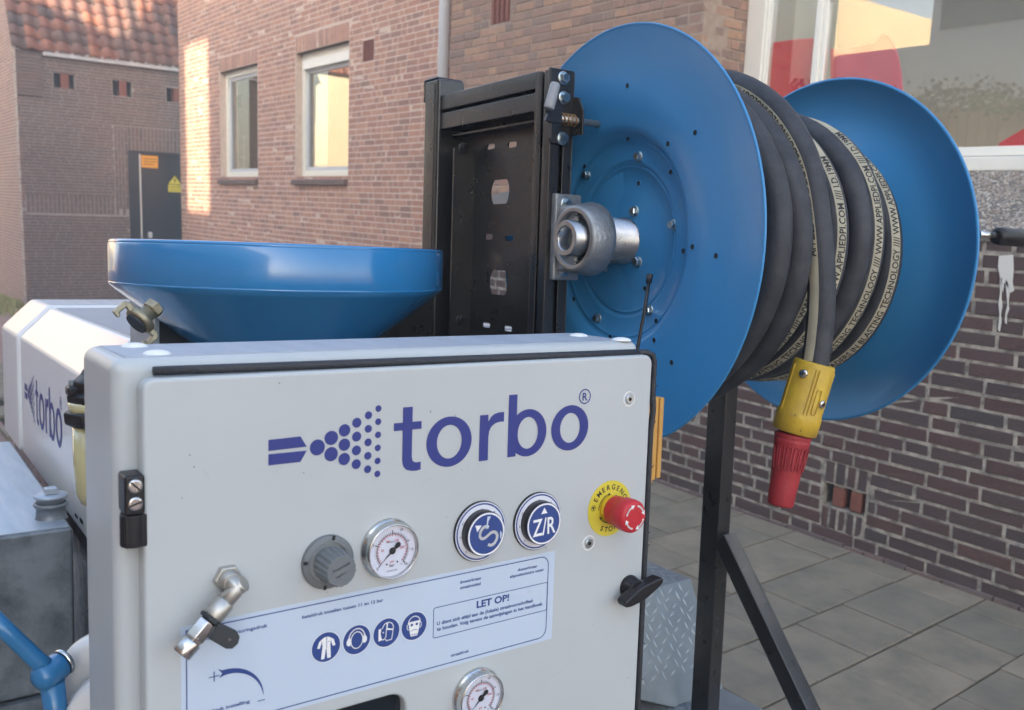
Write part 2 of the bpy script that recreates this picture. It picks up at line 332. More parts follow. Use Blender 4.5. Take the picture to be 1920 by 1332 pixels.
def brick_wall(root, fo, ex, inward, z0, z1, s0, s1, pitch, L, joint, m, mm, tag, holes=(), limit=300, minpx=9, extra=(), depth=.05, thick=.24, rec=.004, flush_hi=None, seed=1, clip=None, nomortar=False):
    """fo: function (s, z) -> world point on the face; ex: unit vector along the face; inward: unit vector into the wall."""
    rr = random.Random(seed); ex = Vector(ex); inward = Vector(inward)
    items = []
    nrow = int((z1 - z0) / pitch) + 1; hb = pitch - joint
    for r in range(nrow):
        zc = z0 + (r + .5) * pitch
        if zc > z1: break
        s = s0 - rr.uniform(0, L); 
        if r % 2: s -= L * .25
        while s < s1:
            l = L if rr.random() < .62 else (L - joint) / 2
            a, b = s, s + l; s = b + joint
            a = max(a, s0); b = min(b, s1)
            if b - a < .03: continue
            segs = [(a, b)]
            for (ha, hb_, hz0, hz1) in [h[:4] for h in holes]:
                if hz0 - .01 < zc < hz1 + .01:
                    ns = []
                    for (p, q) in segs:
                        if q <= ha or p >= hb_: ns.append((p, q)); continue
                        if p < ha - .02: ns.append((p, ha - joint))
                        if q > hb_ + .02: ns.append((hb_ + joint, q))
                    segs = ns
            for p, q in segs:
                if q - p > .02 and (clip is None or clip((p + q) / 2, zc)): items.append((p, q, zc, hb, False))
    items += [(p, q, (za + zb) / 2, zb - za, True) for (p, q, za, zb) in extra]
    sc = []
    for it in items:
        p, q, zc, h_, up = it
        A = to_px(fo(p, zc)); B = to_px(fo(q, zc)); C = to_px(fo((p + q) / 2, zc + h_ / 2)); D = to_px(fo((p + q) / 2, zc - h_ / 2)); M = to_px(fo((p + q) / 2, zc))
        wpx = math.hypot(A[0] - B[0], A[1] - B[1]); hpx = math.hypot(C[0] - D[0], C[1] - D[1])
        sc.append(0 if hidden(M[0], M[1]) else wpx * hpx if max(wpx, hpx) >= minpx else 0)
    order = sorted(range(len(items)), key=lambda i: -sc[i]); single = set(i for i in order[:limit] if sc[i] > 0)
    rest = MB(); R3 = Matrix((ex, inward, Vector((0, 0, 1)))).transposed()
    for i, (p, q, zc, h_, up) in enumerate(items):
        me, v, f = brick_mesh(round(q - p, 2) if (q - p) > .04 else q - p, h_, depth, m, tag, rr.randrange(4))
        c = fo((p + q) / 2, zc) + inward * rr.uniform(-.0012, .0015)
        kx = (q - p) / (round(q - p, 2) if (q - p) > .04 else q - p)
        if i in single:
            o = bpy.data.objects.new('brick', me); COL.objects.link(o); o.parent = root
            mw = Matrix.Translation(c - Vector(root.location)) @ R3.to_4x4() @ Matrix.Diagonal((kx, 1, 1, 1)); o.matrix_local = mw
        else:
            rest.add([c + R3 @ Vector((x * kx, y, z)) for x, y, z in v], f, r=rr.random() * .999 + .0005)
    if rest.v: mk('brick_field', rest, m, root, tuple(root.location), kind='stuff')
    if nomortar: return
    # mortar backing, cut round the holes
    mo = MB(); ss = sorted(set([s0, s1] + [h for hh in holes for h in hh[:2]])); zs = sorted(set([z0, z1] + [h for hh in holes for h in hh[2:]]))
    ss = [s for s in ss if s0 <= s <= s1]; zs = [z for z in zs if z0 <= z <= z1]
    for a, b in zip(ss, ss[1:]):
        for c, d in zip(zs, zs[1:]):
            ms, mz = (a + b) / 2, (c + d) / 2
            if any(h[0] < ms < h[1] and h[2] < mz < h[3] and len(h) == 4 for h in holes): continue
            P = [fo(a, c) + inward * rec, fo(b, c) + inward * rec, fo(b, d) + inward * rec, fo(a, d) + inward * rec]
            mo.prism(P, inward * thick)
    mk('mortar', mo, mm, root, tuple(root.location))
# ================================================================== THE STREET
YA, YB, YC, YW = 4.83, 4.43, 3.67, 4.87
XD = -15.5
# ground: one sheet, falling a little towards the far house
g = MB(); xs = [-120, -40, -22, -15, -12, -9, -7, 0, 8, 30, 120]; zg = lambda x: 0 if x > -8 else max(-.45, -.30 * (-8 - x) / 7.5)
ys = [-120, -30, -9, 0, 2, 3.9, 12, 120]
for i in range(len(xs) - 1):
    for j in range(len(ys) - 1):
        g.add([(xs[i], ys[j], zg(xs[i])), (xs[i + 1], ys[j], zg(xs[i + 1])), (xs[i + 1], ys[j + 1], zg(xs[i + 1])), (xs[i], ys[j + 1], zg(xs[i]))], [(0, 1, 2, 3)])
struct('ground', g, clay)
# concrete pavement by the low wall: bed and single slabs
bed = MB(); bed.box((-7.6, .9, -.1), (2.2, YC, .006)); pav = struct('pavement', bed, jointm)
SLV = []
def slab_mesh(var, lx, ly):
    rr = random.Random(var * 7 + int(ly * 100)); me = bpy.data.meshes.new('paving_slab'); c = .0032
    x, y = lx / 2, ly / 2; h = .026
    v = [(-x, -y, -h), (x, -y, -h), (x, y, -h), (-x, y, -h)] + [(a + rr.uniform(-.0015, .0015), b + rr.uniform(-.0015, .0015), -.003) for a, b in ((-x, -y), (x, -y), (x, y), (-x, y))] + [(a, b, rr.uniform(-.0006, .0006)) for a, b in ((-x + c, -y + c), (x - c, -y + c), (x - c, y - c), (-x + c, y - c))]
    f = [(8, 9, 10, 11)] + [(a + 4, b + 4, b + 8, a + 8) for a, b in ((0, 1), (1, 2), (2, 3), (3, 0))] + [(a, b, b + 4, a + 4) for a, b in ((0, 1), (1, 2), (2, 3), (3, 0))]
    me.from_pydata(v, [], f); me.update(); me.materials.append(slabm); return me
SM = {(L_): [slab_mesh(k, .2915, L_ - .0075) for k in range(3)] for L_ in (.30, .39, .24, .165)}
rs = random.Random(3)
slabrest = MB()
def put_slab(cx, cy, L_, sv=True):
    me = rs.choice(SM[L_]); z = .030 + rs.uniform(-.002, .003); tilt = (rs.uniform(-.004, .004), rs.uniform(-.004, .004), rs.uniform(-.006, .006))
    px = to_px((cx, cy, .02)); vis = px[2] > 0 and -40 < px[0] < 1960 and 600 < px[1] < 1400 and px[0] > 1150
    if vis:
        o = bpy.data.objects.new('paving_slab', me); COL.objects.link(o); o.parent = pav; o.location = (cx, cy, z); o.rotation_euler = tilt
    else:
        slabrest.box((cx - .147, cy - L_ / 2 + .003, 0), (cx + .147, cy + L_ / 2 - .003, z))
for k in range(-24, 8):
    x = -1.51 + .3 * k + .15
    put_slab(x, YC - .012 - .0825, .165)
    y = YC - .18 if True else 0
    y -= .39 if k % 2 else .24
    put_slab(x, YC - .18 - (.195 if k % 2 else .12), .39 if k % 2 else .24)
    while y > 1.1:
        put_slab(x, y - .15, .30); y -= .30
mk('slab_field', slabrest, slabm, pav, (0, 0, 0), kind='stuff')
# little brick footing strip along the low wall
ft = MB()
xx = -5.6
while xx < 1.5:
    l = rs.choice((.21, .1, .16)); ft.box((xx, YC - .017, 0), (xx + l - .008, YC + .02, .042 + rs.uniform(-.006, .006)), r=rs.random()); xx += l
ftg = mk('footing_strip', ft, bD, pav, (0, 0, 0), kind='stuff')
# ---- low dark brick wall under the big window
root = thing('low_brick_wall', 'low dark purple brick wall with pale smeared joints below the pebbled ledge', 'wall', (-5.6, YC, 0), trailer=False)
vs0, vs1 = Wd(1542, 925, 1, YC).x, Wd(1622, 950, 1, YC).x; vz1, vz0 = Wd(1580, 914, 1, YC).z, Wd(1580, 957, 1, YC).z
ext = []
for zz in ((vz1 + .006, vz1 + .105), (vz0 - .105, vz0 - .006)):
    n = 4 if zz[0] > vz1 else 5; wv = (vs1 - vs0) / n
    for i in range(n): ext.append((vs0 + i * wv + .005, vs0 + (i + 1) * wv - .005, *zz))
brick_wall(root, lambda s, z: Vector((s, YC, z)), (1, 0, 0), (0, 1, 0), .035, 1.452, -5.6, 1.6, .0625, .215, .0115, bC, mortarC, 'C', holes=[(vs0, vs1, vz0, vz1), (vs0, vs1, vz1, vz1 + .11, 1), (vs0, vs1, vz0 - .11, vz0, 1)], limit=280, extra=ext, rec=.0025, seed=5)
m_ = MB(); m_.box((vs0 - .01, YC + .1, vz0 - .01), (vs1 + .01, YC + .12, vz1 + .01)); mk('vent_back', m_, darkm, root)
for pa, pb in ((1558, 1578), (1592, 1613)):
    a, b = Wd(pa, 930, 1, YC).x, Wd(pb, 940, 1, YC).x
    m_ = MB(); m_.box((a, YC + .012, vz0 + .004), (b, YC + .09, vz1 - .012)); mk('vent_brick', m_, bred, root, bevel=.004, label='clean red brick standing upright in the air vent')
    m_ = MB(); m_.box((a + .002, YC + .014, vz1 - .012), (b - .002, YC + .088, vz1 + .004)); mk('vent_mortar', m_, mortarB, root, bevel=.003)
m_ = MB(); m_.box((-5.6, YC + .005, 0), (1.6, YC + .2, .036)); mk('wall_foot', m_, mortarC, root)
# white paint running down the wall
ps = MB(); pr = random.Random(4)
def px_poly(pts, d=-.0045, ext=.004):
    ps.prism([Wd(x, y, 1, YC) + Vector((0, d, 0)) for x, y in pts], (0, ext, 0))
px_poly([(1874, 480), (1900, 478), (1901, 505), (1899, 530), (1902, 545), (1896, 549), (1890, 538), (1884, 529), (1881, 548), (1877, 525), (1872, 500)])
px_poly([(1876, 520), (1880, 520), (1878, 560), (1880, 575), (1877, 590), (1878, 605), (1875, 622), (1872, 618), (1875, 590), (1873, 570), (1876, 550)])
px_poly([(1886, 525), (1891, 530), (1894, 548), (1891, 570), (1893, 580), (1888, 592), (1888, 608), (1885, 605), (1886, 588), (1890, 572), (1888, 550)])
mk('paint_splash', ps, paintw, root, kind=None)
# ---- washed pebble ledge sloping up to the window
ZL0, ZL1 = 1.456, Wd(1850, 322, 1, YW).z
root = thing('pebble_ledge', 'sloping ledge of washed pebbles between low brick wall and window sill', 'ledge', (-5.6, YC, ZL0), trailer=False)
m_ = MB(); m_.prism([(-5.6, YC - .004, ZL0 - .002), (-5.6, YC - .004, ZL0 + .02), (-5.6, YW - .05, ZL1), (-5.6, YW - .05, ZL0 - .002)], (7.2, 0, 0)); mk('slab', m_, pebbase, root)
pb = MB(); rp = random.Random(11); ico = None
bmi = bmesh.new(); bmesh.ops.create_icosphere(bmi, subdivisions=1, radius=1); IV = [v.co.copy() for v in bmi.verts]; IF = [tuple(v.index for v in f.verts) for f in bmi.faces]; bmi.free()
nrm = Vector((0, -(ZL1 - ZL0 - .02), (YW - .05 - YC))).normalized(); e1 = Vector((1, 0, 0)); e2 = Vector((0, YW - .05 - YC, ZL1 - ZL0 - .02)).normalized(); LL = math.hypot(YW - .05 - YC, ZL1 - ZL0 - .02)
for i in range(9000):
    x = rp.uniform(-2.6, -.9); t = rp.random() * LL; P = Vector((x, YC - .004, ZL0 + .02)) + e2 * t
    r = rp.uniform(.004, .0095); q = rp.uniform(.5, .8); an = rp.uniform(0, PI); k = rp.uniform(.6, 1)
    a1 = e1 * math.cos(an) + e2 * math.sin(an); a2 = e2 * math.cos(an) - e1 * math.sin(an)
    pb.add([P + a1 * v.x * r + a2 * v.y * r * k + nrm * v.z * r * q for v in IV], IF, True, r=rp.random() * .99 + .005)
mk('pebbles', pb, pebm, root, kind='stuff')
# ---- corner house: wall B with its return towards the window
root = thing('corner_house_wall', 'brown buff brick wall of the corner house right of the downpipe', 'wall', (-6.70, YB, 0), trailer=False)
gx0, gx1 = Wd(920, 40, 1, YB).x, Wd(955, 40, 1, YB).x; gz = Wd(938, 43, 1, YB).z
brick_wall(root, lambda s, z: Vector((s, YB, z)), (1, 0, 0), (0, 1, 0), 1.0, 3.35, -6.70, -3.9, .0625, .213, .011, bB, mortarB, 'B', holes=[(gx0, gx1, gz, gz + .24)], limit=290, seed=9, rec=.005)
brick_wall(root, lambda s, z: Vector((-3.9, s, z)), (0, 1, 0), (-1, 0, 0), 1.0, 3.35, YB + .002, YW + .02, .0625, .17, .011, bB, mortarB, 'R', limit=80, seed=12, rec=.005, thick=.2)
m_ = MB(); m_.box((gx0, YB + .03, gz), (gx1, YB + .05, gz + .24)); mk('vent_back', m_, darkm, root)
for i in range(4):
    wv = (gx1 - gx0) / 4; m_ = MB(); m_.box((gx0 + i * wv + .004, YB - .002, gz), (gx0 + (i + 1) * wv - .022, YB + .03, gz + .24)); mk('vent_slat', m_, bred, root, bevel=.003)
m_ = MB(); m_.box((-6.70, YB + .004, 0), (-3.904, YB + .3, 1.0)); m_.box((-6.70, YB, 3.35), (-3.9, YB + .3, 6.4)); mk('upper_masonry', m_, bB, root)
# ---- wall A with two windows
root = thing('orange_house', 'orange buff brick house side with two cream windows left of the downpipe', 'house', (-15.15, YA, .243), trailer=False)
wins = []
for (pl_, pr_, zb, zt) in (((413, 230), (483, 230), 1.79, 3.288), ((554, 220), (653, 220), 1.787, 3.275)):
    wins.append((Wd(*pl_, 1, YA).x, Wd(*pr_, 1, YA).x, zb, zt))
ext = []
for a, b, zb, zt in wins:
    n = int((b - a + .0) / .056)
    for i in range(n): wv = (b - a) / n; ext.append((a + i * wv + .003, a + (i + 1) * wv - .003, zt + .004, zt + .19))
vx0, vx1, vz0_, vz1_ = Wd(680, 95, 1, YA).x, Wd(701, 90, 1, YA).x, Wd(690, 115, 1, YA).z, Wd(690, 75, 1, YA).z
hl = [(a, b, zb, zt) for a, b, zb, zt in wins] + [(a, b, zt, zt + .195, 1) for a, b, zb, zt in wins] + [(vx0, vx1, vz0_, vz1_)] + [(-15.15, -6.6, .305, .425, 1)]
i = 0
xx = -15.15
while xx < -6.65: ext.append((xx + .003, xx + .052, .311, .419)); xx += .0575
brick_wall(root, lambda s, z: Vector((s, YA, z)), (1, 0, 0), (0, 1, 0), .243, 4.75, -15.15, -6.6, .0625, .213, .011, bA, mortarA, 'A', holes=hl, limit=290, extra=ext, seed=21, rec=.0015, minpx=10)
m_ = MB(); m_.box((-15.15, YA, 4.75), (-6.6, YA + .3, 6.4)); mk('upper_masonry', m_, bA, root)
m_ = MB(); m_.box((vx0, YA + .03, vz0_), (vx1, YA + .05, vz1_)); mk('vent_back', m_, darkm, root)
for i in range(4):
    wv = (vx1 - vx0) / 4; m_ = MB(); m_.box((vx0 + i * wv + .004, YA - .001, vz0_), (vx0 + (i + 1) * wv - .026, YA + .03, vz1_)); mk('vent_slat', m_, bred, root)
def win_frame(root, a, b, zb, zt, y, fm, box_top=0):
    m_ = MB(); t = .085; y1 = y + .07
    m_.box((a, y, zb), (a + t, y1, zt)); m_.box((b - t, y, zb), (b, y1, zt)); m_.box((a + t, y + .002, zb), (b - t, y1, zb + t)); m_.box((a + t, y + .002, zt - t), (b - t, y1, zt))
    f_ = mk('window_frame', m_, fm, root, bevel=.006)
    m_ = MB(); s = .045; a2, b2, z2, z3 = a + t, b - t, zb + t, zt - t - box_top; yy = y + .025
    if box_top:
        q = MB(); q.box((a + t, y - .03, zt - t - box_top), (b - t, y + .05, zt - t - .004)); mk('blind_box', q, frame_white, f_, bevel=.006)
    m_.box((a2, yy, z2), (a2 + s, yy + .04, z3)); m_.box((b2 - s, yy, z2), (b2, yy + .04, z3)); m_.box((a2 + s, yy + .002, z2), (b2 - s, yy + .04, z2 + s)); m_.box((a2 + s, yy + .002, z3 - s), (b2 - s, yy + .04, z3))
    mk('sash', m_, tube_grey, f_, bevel=.004)
    m_ = MB(); m_.box((a2 + s, yy + .022, z2 + s), (b2 - s, yy + .028, z3 - s)); mk('pane', m_, glassA, f_)
    m_ = MB(); m_.box((a, y + .35, zb), (b, y + .36, zt)); mk('blind', m_, plaster, f_)
for k, (a, b, zb, zt) in enumerate(wins):
    win_frame(root, a, b, zb, zt, YA + .085, frame_cream, .11 if k else 0)
    m_ = MB(); m_.prism([(a - .03, YA - .05, zb - .09), (a - .03, YA - .05, zb - .035), (a - .03, YA + .085, zb - .004), (a - .03, YA + .085, zb - .09)], (b - a + .03, 0, 0)); mk('window_sill', m_, sillm, root, bevel=.004)
    m_ = MB(); m_.box((a - .005, YA + .005, zt - .004), (b, YA + .09, zt + .003)); mk('lintel_soffit', m_, sillm, root)
# terrace in front of wall A, downpipe
tb = MB(); tb.box((-15.15, YA - .75, -.35), (-6.71, YA, .243)); solo('terrace', tb, terrace, 'pale raised concrete strip along the foot of the orange brick house', 'terrace', (-15.15, YA, -.3), trailer=False, bevel=.01)
pc = Wd(832.5, 70, 1, YA - .075); m_ = MB(); m_.cyl((pc.x, YA - .075, .25), (pc.x, YA - .075, 6.4), .052, 28)
root = thing('downpipe', 'pale grey rain pipe running down between the two brick walls', 'downpipe', (pc.x, YA - .075, .25), trailer=False)
mk('pipe', m_, tube_grey, root)
for z in (1.2, 4.2):
    m_ = MB(); m_.lathe((pc.x, YA - .075, z), (0, 0, 1), [(0, .056), (.03, .056)], 24); m_.box((pc.x - .02, YA - .03, z + .005), (pc.x + .02, YA + .01, z + .025)); mk('bracket', m_, tube_grey, root)
# ---- the big window C
root = thing('shop_window', 'big white framed window above the pebble ledge with red cloth behind its glass', 'window', (-3.9, YW, ZL1), trailer=False)
xj0, xj1 = -3.898, Wd(1441, 80, 1, YW).x; xm0, xm1 = Wd(1529, 60, 1, YW).x, Wd(1549, 60, 1, YW).x; zs0 = Wd(1860, 293, 1, YW).z; zs1 = Wd(1860, 275, 1, YW).z; ztp = Wd(1560, -3, 1, YW).z; XR = 1.2
m_ = MB(); m_.box((xj0, YW - .02, ZL1 - .4), (xj1 - .03, YW + .08, 3.6)); m_.box((xj1 - .03, YW - .005, zs0), (xj1 - .014, YW + .07, 3.6)); m_.box((xj1 - .014, YW + .01, zs0), (xj1, YW + .07, 3.6)); mk('jamb', m_, frame_white, root, bevel=.005)
m_ = MB(); m_.box((xj1, YW - .06, ZL1), (XR, YW + .08, zs0 - .006)); mk('window_sill', m_, frame_white, root, bevel=.006)
m_ = MB(); m_.box((xj1, YW - .01, zs0), (XR, YW + .06, zs1)); mk('bottom_rail', m_, frame_white, root, bevel=.005)
m_ = MB(); m_.box((xm0, YW - .012, zs1), (xm1 - .03, YW + .06, 3.6)); mk('mullion', m_, frame_white, root, bevel=.005)
m_ = MB(); m_.box((xm1 - .03, YW + .003, zs1), (xm1, YW + .05, ztp)); m_.box((xm1 - .03, YW + .003, ztp), (XR, YW + .05, ztp + .06)); mk('sash', m_, frame_white, root, bevel=.004)
m_ = MB(); m_.box((xm1, YW + .020, zs1), (XR, YW + .026, ztp)); mk('pane', m_, glassC, root)
m_ = MB(); m_.box((xj1, YW + .020, zs1), (xm0, YW + .026, 3.6)); mk('pane', m_, glassC, root)
m_ = MB(); m_.box((xm1, YW + .020, ztp + .06), (XR, YW + .026, 3.6)); mk('pane', m_, glassC, root)
m_ = MB(); m_.box((xj0, YW - .02, 3.6), (XR, YW + .1, 3.7)); mk('head', m_, frame_white, root)
m_ = MB()                                              # the room behind, left without a ceiling so sky light fills it
m_.box((-4.2, 6.3, .8), (1.6, 6.4, 3.3)); m_.box((-4.3, YW + .1, .8), (-4.2, 6.4, 3.3)); m_.box((1.6, YW + .1, .8), (1.7, 6.4, 3.3)); m_.box((-4.3, YW + .1, .7), (1.7, 6.4, .8)); mk('room', m_, roomw, root)
def red_panel(pts, y, nm='red_cloth', mm=None):
    q = MB(); q.prism([Wd(x, yy, 1, y) for x, yy in pts], (0, .03, 0)); solo(nm, q, mm or curtain, 'x', 'cloth', tuple(Wd(*pts[0], 1, y)), trailer=False); return bpy.data.objects[-1] if False else q
def cloth(pts, y, label):
    q = MB(); P = [Wd(x, yy, 1, y) for x, yy in pts]; org = min(P, key=lambda p: p.z); q.prism(P, (0, .03, 0)); solo('red_cloth', q, curtain, label, 'cloth', tuple(org), trailer=False, bevel=.008, group='red cloths behind the big window')
cloth([(1430, 300), (1432, 86), (1452, 79), (1496, 73), (1529, 71), (1529, 300)], YW + .05, 'red cloth behind the narrow left pane of the big window')
cloth([(1556, 300), (1556, 92), (1600, 88), (1636, 80), (1652, 66), (1662, 64), (1671, 78), (1680, 100), (1686, 130), (1690, 175), (1692, 300)], YW + .06, 'red cloth with a rounded shoulder behind the wide pane of the big window')
cloth([(1860, 340), (1872, 268), (1920, 240), (1960, 222), (1990, 340)], YW + .05, 'corner of red cloth low at the right end of the big window')
m_ = MB(); m_.box((-3.9, YB + .3, 3.7), (1.6, YW + .3, 6.4)); m_.box((-3.9, YW + .1, 0), (1.6, YW + .3, ZL1 - .02)); solo('window_surround', m_, bB, 'plain masonry round the big shop window', 'wall', (-3.9, YW, 0), trailer=False)
# ---- far house D with tiled roof
root = thing('tiled_house', 'dark brown brick outhouse with orange pantile roof and a steel door at far left', 'house', (XD, 2.56, -.3), trailer=False)
def wx(x, y): return Wd(x, y, 0, XD)
d0, dt = wx(240, 300).y, wx(262, 283).z
hl = [(d0, 6.0, -.4, dt)]
bt, bb = 1.446, 1.158; vb0 = wx(216, 330).y
ext = []
k = 0; yy = 2.62
while yy < vb0 - .05:
    zz = bb + (.09 if k % 2 else .19)
    ext += [(yy + .004, yy + .054, bb + .004, zz - .004), (yy + .004, yy + .054, zz + .004, bt - .004)]; yy += .0605; k += 1
hl.append((2.6, vb0, bb, bt, 1))
tb0, tb1 = dt + .01, wx(240, 238).z
hl.append((vb0, d0, bb - .02, tb1, 1)); hl.append((d0, 6.0, dt, tb1, 1))
for j in range(4):
    z = bb + (.1 if j % 2 else 0); ww = (d0 - vb0) / 4
    while z < tb1: ext.append((vb0 + j * ww + .004, vb0 + (j + 1) * ww - .004, z, min(z + .2, tb1))); z += .21
yy = d0; k = 0
while yy < 5.6:
    zz = dt + (.12 if k % 2 else .2); ext += [(yy + .004, yy + .054, dt + .004, zz), (yy + .004, yy + .054, zz + .008, tb1)]; yy += .0605; k += 1
vents = [(100, 138, 141, 166), (211, 152, 248, 181), (312, 166, 350, 192)]
for a, b, c, d in vents: hl.append((wx(a, b).y, wx(c, d).y, wx((a + c) / 2, d).z, wx((a + c) / 2, b).z))
ZE = 1.51 + 2.055
brick_wall(root, lambda s, z: Vector((XD, s, z)), (0, 1, 0), (-1, 0, 0), -.35, ZE, 2.56, 5.6, .0495, .24, .009, bD, mortarD, 'D', holes=hl, limit=220, extra=ext, seed=31, rec=.005, minpx=10, thick=.2)
for a, b, c, d in vents:
    m_ = MB(); y0, y1 = wx(a, b).y, wx(c, d).y; z0_, z1_ = wx((a + c) / 2, d).z, wx((a + c) / 2, b).z
    m_.box((XD - .16, y0, z0_), (XD - .14, y1, z1_)); mk('vent_back', m_, darkm, root)
    m_ = MB(); m_.box((XD - .13, y0 + .35 * (y1 - y0), z0_), (XD - .01, y0 + .72 * (y1 - y0), z1_)); mk('vent_brick', m_, bred, root)
brick_wall(root, lambda s, z: Vector((s, 2.56, z)), (1, 0, 0), (0, 1, 0), -.40, 6.2, -18.6, XD, .0495, .24, .009, bDl, mortarA, 'L', limit=60, seed=33, rec=.005, minpx=8, nomortar=True, clip=lambda s, z: z < ZE or (s - XD) < -(z - ZE) / 1.73 - .06)
m_ = MB(); m_.prism([(-18.6, 2.564, -.4), (XD - .03, 2.564, -.4), (XD - .03, 2.564, ZE), (XD - 1.63, 2.564, ZE + 2.77), (-18.6, 2.564, ZE + 2.77)], (0, .2, 0)); mk('gable_mortar', m_, mortarA, root)
m_ = MB(); m_.prism([(XD + .04, 2.52, ZE - .02), (XD + .04, 2.52, ZE + .06), (XD - 1.56, 2.52, ZE + 2.83), (XD - 1.62, 2.52, ZE + 2.77)], (0, .10, 0)); mk('verge_board', m_, terrace, root)
m_ = MB(); m_.box((XD - .05, 2.92, ZE - .065), (XD + .07, 5.7, ZE + .01)); mk('fascia', m_, tube_grey, root, bevel=.005)
m_ = MB(); zz = ZE - .02
while zz > ZE - .62: m_.box((XD, 2.56, zz - .05), (XD + .035, 2.9, zz - .006), r=random.random()); zz -= .0495
mk('corner_pier', m_, bD, root, kind='stuff')
fl = MB(); fl.box((XD - .04, d0, -.35), (XD + .005, d0 + .17, dt)); fl.box((XD - .04, d0 + .17, dt - .05), (XD + .005, 5.7, dt)); mk('door_frame', fl, doorm, root)
fl = MB(); fl.box((XD - .035, d0 + .17, -.35), (XD - .005, d0 + .195, dt - .05)); mk('door_trim', fl, frame_white, root)
fl = MB(); fl.box((XD - .05, d0 + .195, -.35), (XD - .02, 5.7, dt - .05)); dr = mk('door', fl, doorm, root)
def sign_poly(nm, pts, mm, parent, x=XD - .019, th=.003, lb=None):
    q = MB(); q.prism([Wd(a, b, 0, x) for a, b in pts], (th, 0, 0)); return mk(nm, q, mm, parent, label=lb)
osg = sign_poly('orange_sign', [(264, 291), (296, 293), (296, 316), (265, 314)], mat('orange_sign', (.75, .33, .03), .5), dr)
sign_poly('warning_plate', [(315.5, 345), (342, 347), (342, 361), (315.5, 360)], ylabel, dr)
sign_poly('warning_triangle', [(327.5, 327), (343, 349), (313, 346)], ink, dr, x=XD - .018)
sign_poly('warning_triangle_face', [(327.5, 330), (340, 347), (316, 345)], ylabel, dr, x=XD - .0155, th=.002)
sign_poly('warning_bolt', [(329, 333), (325, 340), (328, 340), (326, 345), (331, 338), (328, 338)], ink, dr, x=XD - .0135, th=.001)
tx = MB()
for i, (n_, y_) in enumerate(((6, 0), (6, 1), (5, 2))):
    for j in range(n_):
        P = Wd(269 + j * 4.2, 298 + y_ * 5 + j * .2, 0, XD - .0155); tx.box((P.x, P.y, P.z - .006), (P.x + .001, P.y + .03, P.z + .006))
for j in range(5):
    P = Wd(318 + j * 4.6, 351 + j * .2, 0, XD - .0155); tx.box((P.x, P.y, P.z - .006), (P.x + .001, P.y + .03, P.z + .006)); tx.box((P.x, P.y, P.z - .05), (P.x + .001, P.y + .03, P.z - .04))
mk('small_print', tx, ink, dr)
P = Wd(281, 441, 0, XD - .02); q = MB(); q.box((P.x, P.y - .03, P.z - .05), (P.x + .05, P.y + .03, P.z + .05)); mk('handle', q, tube_grey, dr, bevel=.01)
# pantiles
U1 = Vector((-.5, 0, .866)); NR = Vector((.866, 0, .5)); tw, tl = .215, .205
def pantile():
    v = []; f = []; n = 7
    for r, (t, h) in enumerate(((-.015, .034), (tl + .03, .010))):
        for k in range(n + 1):
            u = k / n; zz = .030 * math.sin(u * 2 * PI * .92 + .3); P = Vector((0, (u - .5) * (tw + .02), 0)) + U1 * t + NR * (h + zz); v.append(P)
    for k in range(n + 1):
        u = k / n; zz = .030 * math.sin(u * 2 * PI * .92 + .3); v.append(Vector((0, (u - .5) * (tw + .02), 0)) + U1 * -.015 + NR * (.034 + zz - .016))
    f = [(k, k + 1, n + 2 + k, n + 1 + k) for k in range(n)] + [(2 * n + 2 + k, 2 * n + 3 + k, k + 1, k) for k in range(n)]
    me = bpy.data.meshes.new('roof_tile'); me.from_pydata(v, [], f); me.update(); me.materials.append(tilem)
    for p in me.polygons[:n]: p.use_smooth = True
    return me
roofb = MB(); roofb.prism([Vector((XD + .05, 2.56, ZE)), Vector((XD + .05, 2.56, ZE)) + U1 * 3.2, Vector((XD + .05, 2.56, ZE)) + U1 * 3.2 - NR * .1, Vector((XD + .05, 2.56, ZE)) - NR * .1], (0, 3.2, 0)); rf = mk('roof', roofb, bD, root)
pt = pantile(); rr_ = random.Random(8)
for r in range(14):
    for c in range(15):
        o = bpy.data.objects.new('roof_tile', pt); COL.objects.link(o); o.parent = rf
        o.location = Vector((XD + .06, 2.62 + c * tw + rr_.uniform(-.006, .006), ZE)) + U1 * (r * tl + rr_.uniform(-.006, .006)) - Vector(root.location); o.rotation_euler = (rr_.uniform(-.015, .015), rr_.uniform(-.01, .01), 0)
# weeds along the foot of the far house
gr = MB(); rg = random.Random(2)
for i in range(2600):
    if rg.random() < .6: x = rg.uniform(-18.5, -15.4); y = 2.5 - abs(rg.gauss(0, .10))
    else: x = rg.gauss(-15.2, .55); y = rg.gauss(1.95, .16)
    z = zg(x); h_ = rg.uniform(.03, .15); a = rg.uniform(0, PI); d = Vector((math.cos(a), math.sin(a), 0)) * rg.uniform(.006, .014); le = Vector((rg.uniform(-.05, .05), rg.uniform(-.05, .05), h_))
    P = Vector((x, y, z)); gr.add([P - d, P + d, P + d * .6 + le * .6, P + le], [(0, 1, 2, 3)], r=rg.random() * .99)
solo('weeds', gr, grassm, 'dry weeds and grass growing along the foot of the far brick house', 'weeds', (-15.2, 2.4, -.3), trailer=False, kind='stuff')
